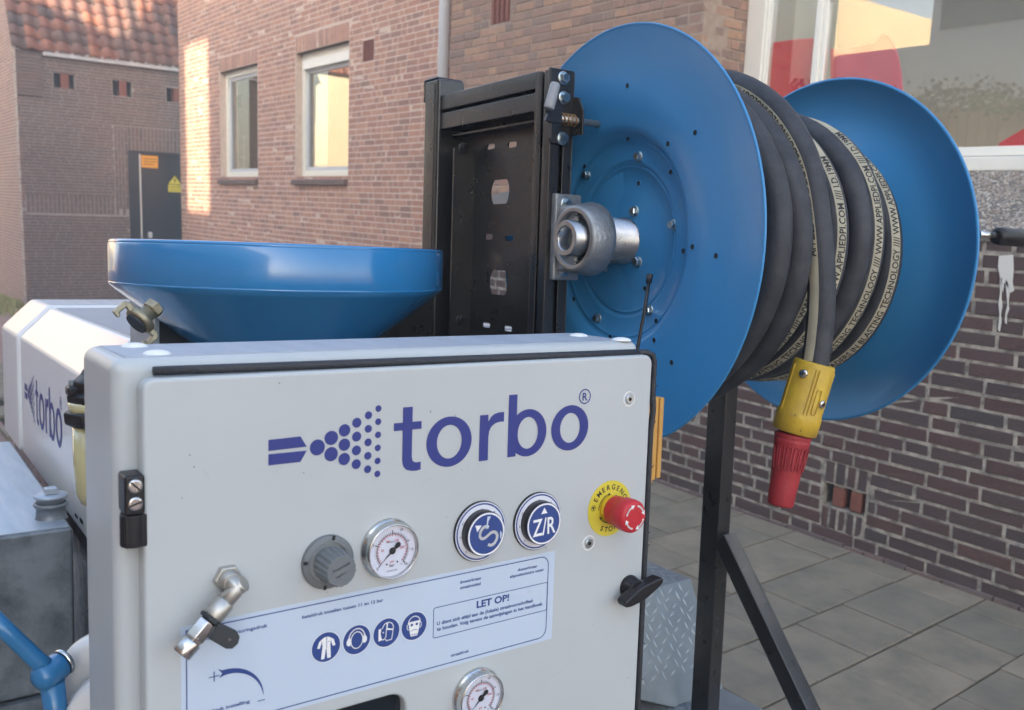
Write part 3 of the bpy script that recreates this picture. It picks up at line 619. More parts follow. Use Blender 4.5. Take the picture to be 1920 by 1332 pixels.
# ---- the other side of the street (seen only as reflections; heights and gaps shaped for shade and reflected sun)
def block(name, label, boxes, m, org):
    q = MB()
    for lo, hi in boxes: q.box(lo, hi)
    r_ = thing(name, label, 'house', org, trailer=False); mk('wall', q, m, r_); return r_
r_ = block('white_house', 'grey white rendered house across the street, upper walls shaped to cast shade', [((-10.3, -12, -.5), (14, -9, 5.2)), ((-10.3, -9.4, 5.2), (-6.15, -9, 9.1)), ((-6.15, -9.4, 5.2), (-5.15, -9, 11.5)), ((-3.85, -9.4, 5.2), (14, -9, 11.5)), ((-5.15, -9.4, 9.45), (-3.85, -9, 11.5)), ((-5.15, -9.4, 5.2), (-3.85, -9, 6.75))], plasterw, (-10.3, -9, 0))  # upper walls and slot shaped to shade the street and pass a sun patch
for k, x in enumerate((-10.1, -7.6, -4.9, -2.2, .6, 3.4, 6.2)):
    q = MB(); q.box((x, -8.99, 5.5), (x + 1.7, -8.96, 6.5)) if k < 2 else q.box((x, -8.99, 2.9), (x + 1.3, -8.96, 4.4)); mk('window', q, glassd, r_)
r_ = block('cream_house', 'cream rendered house added across the street for its sunlit reflection', [((-15.5, -16, -.5), (-12.7, -9.2, 6.7))], plaster, (-15.5, -9.2, 0))  # added unseen block, its sunlit side gives the bright patch in the big window
r_ = block('alley_screen', 'grey wall added between the two houses to bound the reflected sun', [((-12.68, -9.6, -.5), (-10.32, -9.3, 5.3))], plasterw, (-12.7, -9.3, 0))  # added unseen wall, sets the lower edge of the reflected sun patch
r_ = block('end_house', 'cream house closing the far end of the street, red tiled roof above', [((-26, -6, -.6), (-23, .9, 4.9))], plaster, (-23, -6, 0))
def far_roof(x0, z0, y0, y1, rise, run, parent):
    q = MB(); n = int((y1 - y0) / .22)
    for k in range(n):
        y = y0 + k * .22
        q.prism([(x0 + .1, y, z0), (x0 + .1, y + .11, z0 + .06), (x0 + .1, y + .2, z0)], (-run, 0, rise))
    q.prism([(x0, y0, z0), (x0, y1, z0), (x0, y1, z0 - .1), (x0, y0, z0 - .1)], (-run, 0, rise))
    return mk('roof', q, mat('far_tiles' + name_n(), (.42, .16, .085), .7, var=.5, vscale=3), parent, kind='stuff')
_c = [0]
def name_n(): _c[0] += 1; return str(_c[0])
far_roof(-23, 4.95, -6.2, 1.0, 2.2, 2.6, r_)
r_ = block('tiled_shed', 'low shed with red tiles at the far end of the street', [((-25, 1.0, -.6), (-22.3, 2.7, 1.7))], plaster, (-22.3, 1.0, 0)); far_roof(-22.3, 1.7, .9, 2.75, 2.6, 2.2, r_)
fe = thing('wooden_fence', 'weathered board fence across the street, ivy along its top', 'fence', (-12, -4.0, 0), trailer=False)
fwood = mat('fence_boards', (.50, .25, .12), .8, rnd=[(.50, .25, .12), (.60, .33, .17), (.40, .24, .15)], var=.4, vscale=6)
fb = MB(); x = -12.0
while x < 3: fb.box((x, -4.02, 0), (x + .14, -4.0, 3.3 + random.uniform(-.05, .05)), r=random.random()); x += .148
mk('boards', fb, fwood, fe, kind='stuff')
iv = MB(); ri = random.Random(6)
for i in range(5000):
    x = ri.uniform(-12, 3); h_ = 3.35 + .30 * math.sin(x * 1.7) * math.sin(x * .6 + 1) + ri.gauss(.05, .13); P = Vector((x, -3.95 + ri.gauss(0, .1), h_)); a = Vector((ri.uniform(-1, 1), ri.uniform(-1, 1), ri.uniform(-1, 1))).normalized() * .05; b = a.orthogonal().normalized() * .035
    iv.add([P - a, P + b, P + a, P - b], [(0, 1, 2, 3)], r=ri.random() * .99)
solo('ivy', iv, leafm, 'ivy growing over the board fence across the street', 'ivy', (-12, -3.95, 3.1), trailer=False, kind='stuff')
# ================================================================== THE BLASTING TRAILER (all coordinates: u right, v away, w up, origin at the eye)
V = Vector
U_, V_, W_ = V((1, 0, 0)), V((0, 1, 0)), V((0, 0, 1))
BD = .80                                                # plane of the cabinet door
def D2(x, z, d=0.0): return V((x, BD - d, z))           # point on the door, d in front of it
def ell(cx, cz, rx, rz, n=40, a0=0, a1=2 * PI): return [(cx + rx * math.cos(a0 + (a1 - a0) * k / n), cz + rz * math.sin(a0 + (a1 - a0) * k / n)) for k in range(n)]
def ring2(mb, P, cx, cz, ro, ri, n=44, rzo=None, rzi=None):
    o = ell(cx, cz, ro, rzo or ro, n); i = ell(cx, cz, ri, rzi or ri, n)
    mb.add([P(*p) for p in o] + [P(*p) for p in i], [(k, (k + 1) % n, n + (k + 1) % n, n + k) for k in range(n)])
def disc2(mb, P, cx, cz, r, n=32, rz=None): mb.ngon([P(*p) for p in ell(cx, cz, r, rz or r, n)])
def line2(mb, P, pts, w_, closed=False):
    q = [V(p) for p in pts]; n = len(q)
    for i in range(n if closed else n - 1):
        a, b = q[i], q[(i + 1) % n]; d = (b - a); 
        if d.length < 1e-7: continue
        d.normalize(); nn = V((-d.y, d.x)) * w_ / 2; a2 = a - d * w_ * .3; b2 = b + d * w_ * .3
        mb.ngon([P(*(a2 - nn)), P(*(b2 - nn)), P(*(b2 + nn)), P(*(a2 + nn))])
def rrect(x0, x1, z0, z1, r, n=5, corners='abcd'):
    pts = []
    for cx, cz, a, key in ((x1 - r, z1 - r, 0, 'a'), (x0 + r, z1 - r, 90, 'b'), (x0 + r, z0 + r, 180, 'c'), (x1 - r, z0 + r, 270, 'd')):
        if key in corners:
            for k in range(n + 1): t = math.radians(a + 90 * k / n); pts.append((cx + r * math.cos(t), cz + r * math.sin(t)))
        else: pts.append({'a': (x1, z1), 'b': (x0, z1), 'c': (x0, z0), 'd': (x1, z0)}[key])
    return pts
# ---------------------------------------------------------------- company lettering, in metres of the cabinet door
def logo(P, parent, m_, s=1.0):
    """P(x, z) maps door lettering coordinates to 3D"""
    q = MB(); q.ngon([P(*p) for p in [(.2975, -.1738), (.3288, -.1732), (.3353, -.1838), (.2975, -.1844)]]); q.ngon([P(*p) for p in [(.2975, -.1874), (.3353, -.1876), (.3290, -.1980), (.2975, -.1981)]]); mk('nozzle_mark', q, m_, parent)
    q = MB()
    for cx, n, r in ((.3461, 1, .0078), (.3604, 2, .0071), (.3743, 3, .0062), (.3873, 4, .0050), (.3999, 5, .0040), (.4108, 6, .0034)):
        for k in range(n): disc2(q, P, cx, -.1856 + ((n - 1) / 2 - k) * {1: .0, 2: .0160, 3: .0143, 4: .0139, 5: .0137, 6: .01335}[n], r, 22)
    mk('dot_spray', q, m_, parent)
    L_ = {'t': MB(), 'o': MB(), 'r': MB(), 'b': MB(), 'o2': MB()}
    L_['t'].ngon([P(*p) for p in [(.4388, -.1530), (.4500, -.1530), (.4500, -.1687), (.4608, -.1687), (.4608, -.1768), (.4500, -.1768), (.4500, -.2055), (.4508, -.2092), (.4528, -.2112), (.4560, -.2118), (.4608, -.2116), (.4608, -.2199), (.4560, -.2206), (.4500, -.2204), (.4440, -.2185), (.4402, -.2145), (.4388, -.2085), (.4388, -.1768), (.4286, -.1768), (.4286, -.1687), (.4388, -.1687)]])
    ring2(L_['o'], P, .4951, -.1937, .0281, .0153, rzo=.0271, rzi=.0181)
    L_['r'].ngon([P(*p) for p in [(.5332, -.1683), (.5442, -.1683), (.5444, -.1760), (.5475, -.1712), (.5520, -.1682), (.5580, -.1668), (.5651, -.1668), (.5651, -.1775), (.5590, -.1774), (.5530, -.1788), (.5485, -.1820), (.5458, -.1868), (.5450, -.1930), (.5450, -.2190), (.5332, -.2190)]])
    L_['b'].ngon([P(*p) for p in [(.5711, -.1483), (.5825, -.1483), (.5825, -.2185), (.5711, -.2185)]])
    P2 = P
    ring2(L_['b'], lambda x, z: P(x, z, .00006), .5985, -.1931, .0264, .0142, rzo=.0270, rzi=.0181)
    ring2(L_['o2'], P, .6597, -.1925, .0278, .0147, rzo=.0268, rzi=.0176)
    for k in ('t', 'o', 'r', 'b', 'o2'): mk('letter', L_[k], m_, parent)
    q = MB(); ring2(q, P, .6805, -.1568, .0090, .0076); put_text(q, 'R', P(.6807, -.1615), P(1, 0) - P(0, 0), P(0, 1) - P(0, 0), height=.0096, center=True, bold=.02); mk('registered_mark', q, m_, parent)
# ---------------------------------------------------------------- control cabinet
CB0, CB1, CA0, CA1, CT, CBOT = .822, .955, .1665, .7915, -.0965, -.86
cab = thing('control_cabinet', 'white steel control cabinet with gauges, knobs and printed sheet on its door', 'cabinet', (.48, .89, CBOT))
q = MB(); q.box((CA0, CB0, CBOT), (CA1 - .004, CB1, CT)); body = mk('body', q, white, cab, bevel=.012, seg=4)
q = MB(); q.box((CA0 + .014, CB0 + .012, CT - .001), (CA1 - .018, CB1 - .012, CT + .0006)); mk('top_sheet', q, whitetop, body)
door = None
dq = MB(); wz0, wz1, wx0, wx1 = -.56, -.4558, .30, .4528
# door leaf with a real cut-out for the display window
hole = rrect(wx0, wx1, wz0, wz1, .022)
bmx = bmesh.new()
def leaf(outline, hole, y0, y1):
    q = MB(); n, h = len(outline), len(hole)
    me = bpy.data.curves.new('leaf', 'CURVE'); me.dimensions = '2D'; me.fill_mode = 'BOTH'; me.extrude = (y1 - y0) / 2; me.bevel_depth = .0035; me.bevel_resolution = 3
    for pts in (outline, hole):
        if not pts: continue
        sp = me.splines.new('POLY'); sp.points.add(len(pts) - 1); sp.use_cyclic_u = True
        for i, p in enumerate(pts): sp.points[i].co = (p[0], p[1], 0, 1)
    o = bpy.data.objects.new('leaf', me); COL.objects.link(o); dg = bpy.context.evaluated_depsgraph_get(); m2 = bpy.data.meshes.new_from_object(o.evaluated_get(dg))
    vs = [V((v.co.x, (y0 + y1) / 2 - v.co.z, v.co.y)) for v in m2.vertices]; fs = [tuple(p.vertices) for p in m2.polygons]
    bpy.data.objects.remove(o); bpy.data.curves.remove(me); bpy.data.meshes.remove(m2); q.add(vs, fs); return q
DX0, DX1, DZ1 = .1865, .7885, -.1115
out = rrect(DX0 + .0035, DX1 - .0035, -.82, DZ1 - .0035, .008)
lq = leaf(out, hole, BD + .0035, BD + .0175); lq.sm = [abs((lq.v[f[1]] - lq.v[f[0]]).cross(lq.v[f[2]] - lq.v[f[0]]).normalized().y) < .98 for f in lq.f]
door = mk('door', lq, white, cab)
q = MB(); q.box((wx0 - .02, BD + .012, wz0 - .02), (wx1 + .02, BD + .016, wz1 + .02)); mk('display_window', q, glassd, cab)
q = MB(); q.lathe((.385, BD + .011, -.50), -V_, [(0, .03), (.002, .028), (.003, .02)], 30); mk('display_dial', q, louvre, cab)
q = MB()                                                 # squeezed rubber gasket along the top and down the right edge
gp = [V((.1985, BD + .012, -.1062)), V((.30, BD + .012, -.1068)), V((.48, BD + .011, -.1076)), V((.66, BD + .012, -.1085)), V((.775, BD + .013, -.1092))]
q.tube(gp, .0042, 8); mk('gasket', q, gasketm, cab)
q = MB(); q.tube([V((.772, BD + .013, -.1092)), V((.790, BD + .012, -.1098)), V((.7995, BD + .012, -.1135)), V((.8025, BD + .012, -.122)), V((.8035, BD + .013, -.16)), V((.8050, BD + .012, -.185)), V((.8032, BD + .013, -.21)), V((.8030, BD + .012, -.5)), V((.8030, BD + .012, -.80))], .0040, 8); mk('gasket', q, gasketm, cab)
rx = random.Random(5); q = MB()
for k in range(9):
    z = -.16 - k * .055 + rx.uniform(-.02, .02); q.tube([V((.805, BD + .012, z)), V((.8095, BD + .010, z + rx.uniform(-.004, .006)))], [.0012, .0004], 5)
mk('gasket_burr', q, gasketm, cab, kind='stuff')
for x, y in ((252, 651), (294, 665), (1085, 631), (1165, 639)):
    c = T(x, y, 2, CT); q = MB(); q.lathe((c.x, c.y, CT), W_, [(0, .0125), (.0012, .0122), (.003, .0095), (.004, .005), (.0043, 0.0001)], 26); mk('lifting_plug', q, whitep, cab)
# hinge
hg = MB(); hg.box((.1705, BD - .004, -.2285), (.1872, BD + .022, -.1935)); hinge = mk('hinge', hg, plastic, cab, bevel=.0025)
q = MB(); q.lathe((.1792, BD + .008, -.258), W_, [(0, .0105), (.0290, .0105)], 20); q.box((.1712, BD - .001, -.258), (.1895, BD + .020, -.229)); mk('knuckle', q, plastic, hinge, bevel=.0015)
for z in (-.2025, -.2180):
    q = MB(); q.lathe((.1790, BD - .004, z), -V_, [(0, .0062), (.0012, .0060), (.0016, .0045)], 20); q2 = MB(); q2.box((.1735, BD - .0059, z - .0007), (.1845, BD - .0055, z + .0007)); s_ = mk('hinge_screw', q, steel, hinge)
    q2.v = [V((.1790, v.y, z)) + Matrix.Rotation(.8 if z > -.21 else -.3, 3, 'Y') @ (v - V((.1790, v.y, z))) for v in q2.v]; mk('hinge_screw_slot', q2, darkm, hinge)
# countersunk screws in dimples
for x, z in ((.7515, -.1645), (.6960, -.3368)):
    q = MB(); q.lathe((x, BD - .0002, z), V_, [(0, .0088), (.0006, .0075), (.0012, .0064)], 26, caps=False); q.torus((x, BD, z), V_, .0088, .0007, 26, 6); mk('screw_dimple', q, whitep, cab)
    q = MB(); q.lathe((x, BD + .0014, z), -V_, [(0, .0058), (.0028, .0058), (.0034, .0050)], 22); sc_ = mk('socket_screw', q, zinc, cab)
    q = MB(); q.lathe((x, BD - .0021, z), -V_, [(0, .0026), (.0002, .0026)], 6, smooth=False); mk('hex_socket', q, darkm, sc_)
# pressure gauges
def gauge(cx, cz, R=.0300):
    c = V((cx, BD, cz)); q = MB(); q.lathe(c, -V_, [(0, R * 1.04), (.003, R * 1.04), (.0045, R * 1.0), (.0052, R * .965), (.0115, R * .965), (.0140, R * .955), (.0150, R * .93), (.0146, R * .905), (.0110, R * .895)], 56, caps=False); g_ = mk('pressure_gauge', q, steel, cab, label=None)
    q = MB(); q.lathe(c - V_ * .0098, -V_, [(0, R * .90), (.0003, R * .90)], 40, smooth=False); mk('dial', q, dialw, g_)
    P = lambda x, z, d=0.0: V((cx + x, BD - .0104 - d, cz + z))
    q = MB(); A0, A1 = math.radians(225), math.radians(-45)
    def ang(t): return A0 + (A1 - A0) * t
    for k in range(41):
        t = ang(k / 40); r0 = R * .60; r1 = R * (.70 if k % 10 == 0 else .66); d = V((math.cos(t), math.sin(t))); line2(q, P, [d * r0, d * r1], R * (.035 if k % 10 == 0 else .014))
    arc = [(R * .59 * math.cos(ang(k / 36)), R * .59 * math.sin(ang(k / 36))) for k in range(37)]; line2(q, P, arc, R * .018)
    for s_, t in (('0', 0), ('5', .25), ('10', .5 + .1), ('15', .85), ('16', 1)):
        a = ang(t); put_text(q, s_, P(R * .77 * math.cos(a), R * .77 * math.sin(a) - R * .05), U_, W_, height=R * .10, center=True, bold=.01)
    put_text(q, 'bar', P(0, -R * .56), U_, W_, height=R * .11, center=True, bold=.01); put_text(q, 'EN 837-1', P(-.0015, R * .28), U_, W_, height=R * .06, center=True); put_text(q, 'CL 1.6', P(R * .42, -R * .55), U_, W_, height=R * .06, center=True)
    put_text(q, 'APPROVED', P(0, -R * .73), U_, W_, height=R * .06, center=True); disc2(q, P, -R * .2, -R * .45, R * .035, 12); disc2(q, P, R * .2, -R * .42, R * .035, 12)
    mk('scale_marks', q, ink, g_)
    q = MB()
    for k in range(25):
        t = ang(k / 24); d = V((math.cos(t), math.sin(t))); line2(q, P, [d * R * .50, d * R * .565], R * .022)
    line2(q, P, [(p[0] * .94, p[1] * .94) for p in arc], R * .014)
    for s_, t in (('50', .2), ('100', .4), ('150', .6), ('200', .8), ('psi', 1.1)):
        a = ang(t); 
        if s_ == 'psi': put_text(q, s_, P(0, -R * .42), U_, W_, height=R * .10, center=True, bold=.01)
        else: put_text(q, s_, P(R * .38 * math.cos(a), R * .38 * math.sin(a) - R * .04), U_, W_, height=R * .085, center=True, bold=.015)
    mk('psi_marks', q, redprint, g_)
    q = MB(); d = V((math.cos(ang(.012)), math.sin(ang(.012)))); nn = V((-d.y, d.x)); P3 = lambda x, z: P(x, z, .0012)
    q.ngon([P3(*(d * R * .66)), P3(*(nn * R * .035)), P3(*(-nn * R * .035))]); q.ngon([P3(*(-d * R * .05 + nn * R * .03)), P3(*(-d * R * .28 + nn * R * .10)), P3(*(-d * R * .36 + nn * R * .06)), P3(*(-d * R * .38 - nn * R * .02)), P3(*(-d * R * .34 - nn * R * .09)), P3(*(-d * R * .26 - nn * R * .11)), P3(*(-d * R * .05 - nn * R * .03))])
    q.lathe(P(0, 0), -V_, [(0, R * .115), (.0014, R * .115), (.002, R * .09)], 20); mk('needle', q, ink, g_)
    q = MB(); q.lathe(c - V_ * .0136, -V_, [(0, R * .905), (.0004, R * .905)], 40, smooth=False); mk('gauge_glass', q, lens, g_)
    return g_
gauge(.4240, -.2980); gauge(.5385, -.4860)
# grey pressure regulator knob
kc = V((.3573, BD, -.3005)); q = MB(); q.lathe(kc, -V_, [(0, .0268), (.0045, .0268), (.0058, .0255), (.0058, .020)], 48, caps=False); kn = mk('regulator_knob', q, greyknob, cab)
q = MB()
for a in (80, 172, 260, 352):
    t = math.radians(a); d = V((math.cos(t), 0, math.sin(t))); n_ = V((-d.z, 0, d.x)); c = kc + d * .0255; q.add([c - n_ * .0016 - V_ * .0062 - d * .003, c + n_ * .0016 - V_ * .0062 - d * .003, c + n_ * .0016 - V_ * .0062 + d * .0016, c - n_ * .0016 - V_ * .0062 + d * .0016], [(0, 1, 2, 3)])
mk('lock_nut_slots', q, plastic, kn)
q = MB(); n = 72; prof = [(.0058, .0160, 0), (.0090, .0172, 0), (.0100, .0180, 1), (.0220, .0168, 1), (.0330, .0158, 1), (.0345, .0145, 0), (.0347, .0001, 0)]
vs = []; 
for d, r, fl_ in prof:
    for k in range(n):
        t = 2 * PI * k / n; rr2 = r - (.0010 if fl_ and k % 4 < 2 else 0); vs.append(kc - V_ * d + V((math.cos(t), 0, math.sin(t))) * rr2)
q.add(vs, [(i * n + k, i * n + (k + 1) % n, (i + 1) * n + (k + 1) % n, (i + 1) * n + k) for i in range(len(prof) - 1) for k in range(n)]); mk('grip', q, greyknob, kn)
q = MB(); put_text(q, 'Pneumatik', kc - V_ * .0350 + W_ * .003, V((.94, 0, .34)), V((-.34, 0, .94)), height=.0032, center=True); put_text(q, 'regulator', kc - V_ * .0350 - W_ * .004, V((.94, 0, .34)), V((-.34, 0, .94)), height=.0024, center=True); mk('embossing', q, plastic, kn)
# dosing knobs
def dosing(cx, cz, txt, rot):
    c = V((cx, BD, cz)); q = MB(); q.lathe(c, -V_, [(0, .0338), (.0026, .0338), (.0030, .0334)], 60); k_ = mk('dosing_knob', q, plastic, cab)
    P0 = lambda x, z: V((cx + x, BD - .0032, cz + z))
    q = MB(); disc2(q, P0, 0, 0, .0330, 56); mk('scale_plate', q, dialw, k_)
    q = MB(); ring2(q, lambda x, z: P0(x, z) - V_ * .0002, 0, 0, .0318, .0300, 56); mk('scale_ring', q, navyprint, k_)
    q = MB(); P1 = lambda x, z: P0(x, z) - V_ * .0003
    for s_, x, z in (('0', 0, .0245), ('D (10)', -.0190, .0120), ('6', -.0263, -.0022), ('4', -.0190, -.0200), ('8', .0170, .0195), ('2', .0200, -.0210)): put_text(q, s_, P1(x, z - .0016), U_, W_, height=.0032, center=True)
    mk('scale_numbers', q, ink, k_)
    q = MB(); q.lathe(c - V_ * .003, -V_, [(0, .0250), (.0105, .0247), (.0110, .0243)], 56); mk('grip', q, plastic, k_)
    P2 = lambda x, z, d=0.0: V((cx + x, BD - .0142 - d, cz + z))
    q = MB(); disc2(q, P2, 0, 0, .0242, 50); mk('cap', q, navyprint, k_)
    R_ = Matrix.Rotation(rot, 2); PR = lambda x, z, d=0.0: P2(*(R_ @ V((x * 1.1, z * 1.1))), d + .0002)
    q = MB(); ring2(q, lambda x, z: PR(x, z), 0, 0, .0216, .0199, 50); q.ngon([PR(0, .0172), PR(-.0040, .0108), PR(.0040, .0108)])
    if txt == 'S':
        pts = [(.0065, .0032), (.0052, .0062), (.0020, .0078), (-.0022, .0076), (-.0055, .0055), (-.0063, .0022), (-.0042, -.0006), (-.0004, -.0022), (.0040, -.0040), (.0066, -.0072), (.0060, -.0112), (.0026, -.0138), (-.0020, -.0142), (-.0056, -.0124), (-.0070, -.0092)]
        fine = []
        for i in range(len(pts) - 1):
            p0, p1, p2, p3 = [V(pts[min(max(j, 0), len(pts) - 1)]) for j in (i - 1, i, i + 1, i + 2)]
            for t in (0, .33, .66): fine.append(.5 * ((2 * p1) + (p2 - p0) * t + (2 * p0 - 5 * p1 + 4 * p2 - p3) * t * t + (3 * p1 - p0 - 3 * p2 + p3) * t ** 3))
        fine.append(V(pts[-1])); line2(q, PR, fine, .0030)
    else: put_text(q, 'Z/R', PR(.0, -.0115), PR(1, 0) - PR(0, 0), PR(0, 1) - PR(0, 0), height=.0185, width=.0295, center=True, bold=.012)
    mk('letter_print', q, whitep, k_)
    if txt == 'S':
        q = MB(); q.ngon([P2(.0006, .0198, .0004), P2(.0050, .0192, .0004), P2(.0018, .0140, .0004), P2(.0010, .0075, .0004), P2(-.0012, .0050, .0004), P2(-.0004, .0100, .0004), P2(-.0002, .0150, .0004)]); q.ngon([P2(.0180, .0015, .0004), P2(.0205, -.002, .0004), P2(.0195, -.009, .0004), P2(.0178, -.006, .0004)]); mk('worn_patch', q, sticker, k_)
dosing(.5368, -.2972, 'S', math.radians(52)); dosing(.6159, -.2972, 'Z/R', math.radians(2))
# emergency stop
ec = V((.7271, BD, -.2978)); q = MB(); q.lathe(ec, -V_, [(0, .0345), (.0007, .0345)], 60); em = mk('emergency_stop', q, ylabel, cab)
PE = lambda x, z, d=0.0: V((ec.x + x, BD - .0009 - d, ec.z + z))
q = MB()
def arc_text(q, s_, r, a_mid, step, h_, flip=False):
    n = len(s_)
    for i, ch in enumerate(s_):
        if ch == ' ': continue
        a = a_mid + (i - (n - 1) / 2) * (-step if not flip else step); a = math.radians(a); d = V((math.cos(a), math.sin(a)))
        ey = d if not flip else -d; ex = V((ey.y, -ey.x)); base = d * (r if not flip else r + h_)
        put_text(q, ch, PE(base.x, base.y), V((ex.x, 0, ex.y)), V((ey.x, 0, ey.y)), height=h_, center=True, bold=.02)
arc_text(q, 'EMERGENCY', .0235, 80, 17.5, .0066); arc_text(q, 'STOP', .0225, 268, 16, .0066, True)
ring2(q, PE, -.0265, .0035, .0036, .0029, 24); q.ngon([PE(-.0290, .0052), PE(-.0240, .0052), PE(-.0265, .0010)])
for k in range(3):
    a0 = 100 + k * 120; ar = [(.0178 * math.cos(math.radians(a0 + j * 8)), .0178 * math.sin(math.radians(a0 + j * 8))) for j in range(11)]; line2(q, PE, ar, .0011); e = V(ar[0]); t_ = math.radians(a0); tt = V((math.sin(t_), -math.cos(t_))); rr3 = V((math.cos(t_), math.sin(t_)))
    q.ngon([PE(*(e + tt * .004)), PE(*(e + rr3 * .002)), PE(*(e - rr3 * .002))])
mk('warning_print', q, ink, em)
q = MB(); q.lathe(ec - V_ * .0007, -V_, [(0, .0162), (.004, .0162), (.006, .0150), (.016, .0150)], 40); mk('collar', q, ycollar, em)
q = MB(); q.lathe(ec - V_ * .009, -V_, [(0, .0165), (.001, .0180), (.004, .0183), (.012, .0183), (.015, .0190), (.017, .0200), (.028, .0203), (.033, .0196), (.0355, .0175), (.0362, .0140), (.0360, .0001)], 56); mh = mk('mushroom_knob', q, redknob, em)
PM = lambda x, z: V((ec.x + x, BD - .009 - .03645, ec.z + z)); q = MB(); ring2(q, PM, 0, 0, .0080, .0076, 30); 
mk('inner_ring', q, red, em)
q = MB()
for k in range(4):
    a0 = 25 + k * 90; ar = [(.0138 * math.cos(math.radians(a0 + j * 6)), .0138 * math.sin(math.radians(a0 + j * 6))) for j in range(9)]; line2(q, lambda x, z: PM(x, z) - V_ * .0003, ar, .0022); e = V(ar[0]); t_ = math.radians(a0); tt = V((math.sin(t_), -math.cos(t_))); rr3 = V((math.cos(t_), math.sin(t_)))
    q.ngon([(PM(*(e + tt * .0052)) - V_ * .0003), (PM(*(e + rr3 * .0030)) - V_ * .0003), (PM(*(e - rr3 * .0030)) - V_ * .0003)])
mk('turn_arrows', q, whitep, em)
# wing latch
lc = V((.7655, BD, -.4040)); q = MB(); q.lathe(lc, -V_, [(0, .0150), (.003, .0150), (.004, .0138), (.016, .0128), (.017, .012)], 36); la = mk('wing_latch', q, plastic, cab)
q = MB(); ax_ = V((.93, 0, .30)).normalized(); nz_ = V((-ax_.z, 0, ax_.x)); c0 = lc - V_ * .011
wing = [(-.031, .0035), (-.031, -.0045), (-.022, -.0075), (-.008, -.0095), (.0, -.0100), (.008, -.0095), (.020, -.0075), (.033, -.0048), (.036, 0), (.033, .0050), (.020, .0068), (.008, .0085), (0, .0090), (-.010, .0080), (-.022, .0058)]
q.prism([c0 + ax_ * a + nz_ * b for a, b in wing], -V_ * .017); mk('wing', q, plastic, la, bevel=.003, seg=3)
# swivel air fitting
fc = V((.2585, BD, -.2990)); q = MB(); q.lathe(fc, -V_, [(0, .0132), (.0060, .0132), (.0070, .0122)], 6, smooth=False, a0=.25); fi = mk('air_coupling', q, nickel, cab, bevel=.0006)
q = MB(); q.lathe(fc - V_ * .0065, -V_, [(0, .0098), (.005, .0098), (.006, .0086), (.012, .0084)], 30); mk('swivel_collar', q, nickel, fi)
e0 = fc - V_ * .017; dd = V((-.70, -.08, -.66)).normalized(); pe = e0 + V((.003, 0, -.004))
q = MB(); q.tube([fc - V_ * .008, fc - V_ * .012, e0 - V_ * .001 + V((.001, 0, -.001)), pe - V_ * .003, pe - V_ * .003 + dd * .004, pe - V_ * .003 + dd * .018], [.0080, .0083, .0085, .0083, .0076, .0072], 24); mk('elbow', q, nickel, fi)
q = MB(); q.lathe(pe - V_ * .0012 + dd * .0, U_ * .5 + W_ * .4 - V_ * .4, [(0, .0078), (.0080, .0078), (.0086, .0068)], 26); mk('elbow_cap', q, nickel, fi)
e1_ = pe - V_ * .003 + dd * .014
q = MB(); q.lathe(e1_, dd, [(0, .0080), (.0015, .0094), (.017, .0098), (.018, .0092)], 32); mk('sleeve', q, nickel, fi)
q = MB(); q.lathe(e1_ + dd * .018, dd, [(0, .0112), (.0038, .0112)], 8, smooth=False); mk('retaining_ring', q, louvre, fi, bevel=.0008)
q = MB(); q.lathe(e1_ + dd * .022, dd, [(0, .0086), (.002, .0096), (.017, .0096), (.019, .0086), (.022, .0084)], 6, smooth=False, a0=.4); mk('hex_body', q, steel, fi, bevel=.0007)
q = MB(); q.lathe(e1_ + dd * .043, dd, [(0, .0088), (.001, .0093), (.013, .0091), (.014, .0085), (.0135, .0062), (.006, .006)], 34, caps=False); mk('outlet_sleeve', q, steel, fi)
q = MB(); tc = e1_ + dd * .026; td = (V((.72, -.25, -.50))).normalized(); tn_ = td.cross(V_).normalized()
q.prism([tc + td * a + tn_ * b - V_ * .004 for a, b in ((.004, -.0075), (.022, -.0085), (.027, -.006), (.029, 0), (.027, .006), (.022, .0085), (.004, .0075))], -V_ * .0065); mk('shut_off_tab', q, louvre, fi, bevel=.001)
q = MB(); q.lathe(tc + td * .020 - V_ * .0105, -V_, [(0, .0013), (.0008, .0013)], 12); mk('tab_rivet', q, steel, fi)
q = MB(); rc = random.Random(77)
for k in range(46):
    x, z, r = rc.uniform(DX0 + .01, DX1 - .01), rc.uniform(-.58, -.12), rc.choice((.0004, .0005, .0007, .0009)); a0 = rc.random() * 6
    q.ngon([D2(x + r * rc.uniform(.6, 1.3) * math.cos(a0 + t), z + r * rc.uniform(.6, 1.3) * math.sin(a0 + t), .00012) for t in (0, 1.1, 2.2, 3.3, 4.4, 5.4)])
mk('paint_specks', q, mat('grime_speck', (.20, .18, .15), .8), cab, kind='stuff')
q = MB()
for (x, z, l, a) in ((.47, -.232, .012, .3), (.62, -.262, .020, -.2), (.33, -.345 + .03, .010, 1.2), (.70, -.22, .008, .9), (.24, -.20, .014, -1.1), (.36, -.245, .007, .1), (.735, -.46, .016, .5), (.655, -.49, .022, .2)):
    d = V((math.cos(a), math.sin(a))) * l / 2; c = V((x, z)); line2(q, lambda px_, pz_: D2(px_, pz_, .00010), [c - d, c + d * .2 + V((.0004, .0004)), c + d], .00045)
mk('scratches', q, mat('scratch', (.40, .41, .41), .7), cab, kind='stuff')
# logo on the door
logo(lambda x, z, d=0.0: D2(x, z, .00045 + d), cab, navy)
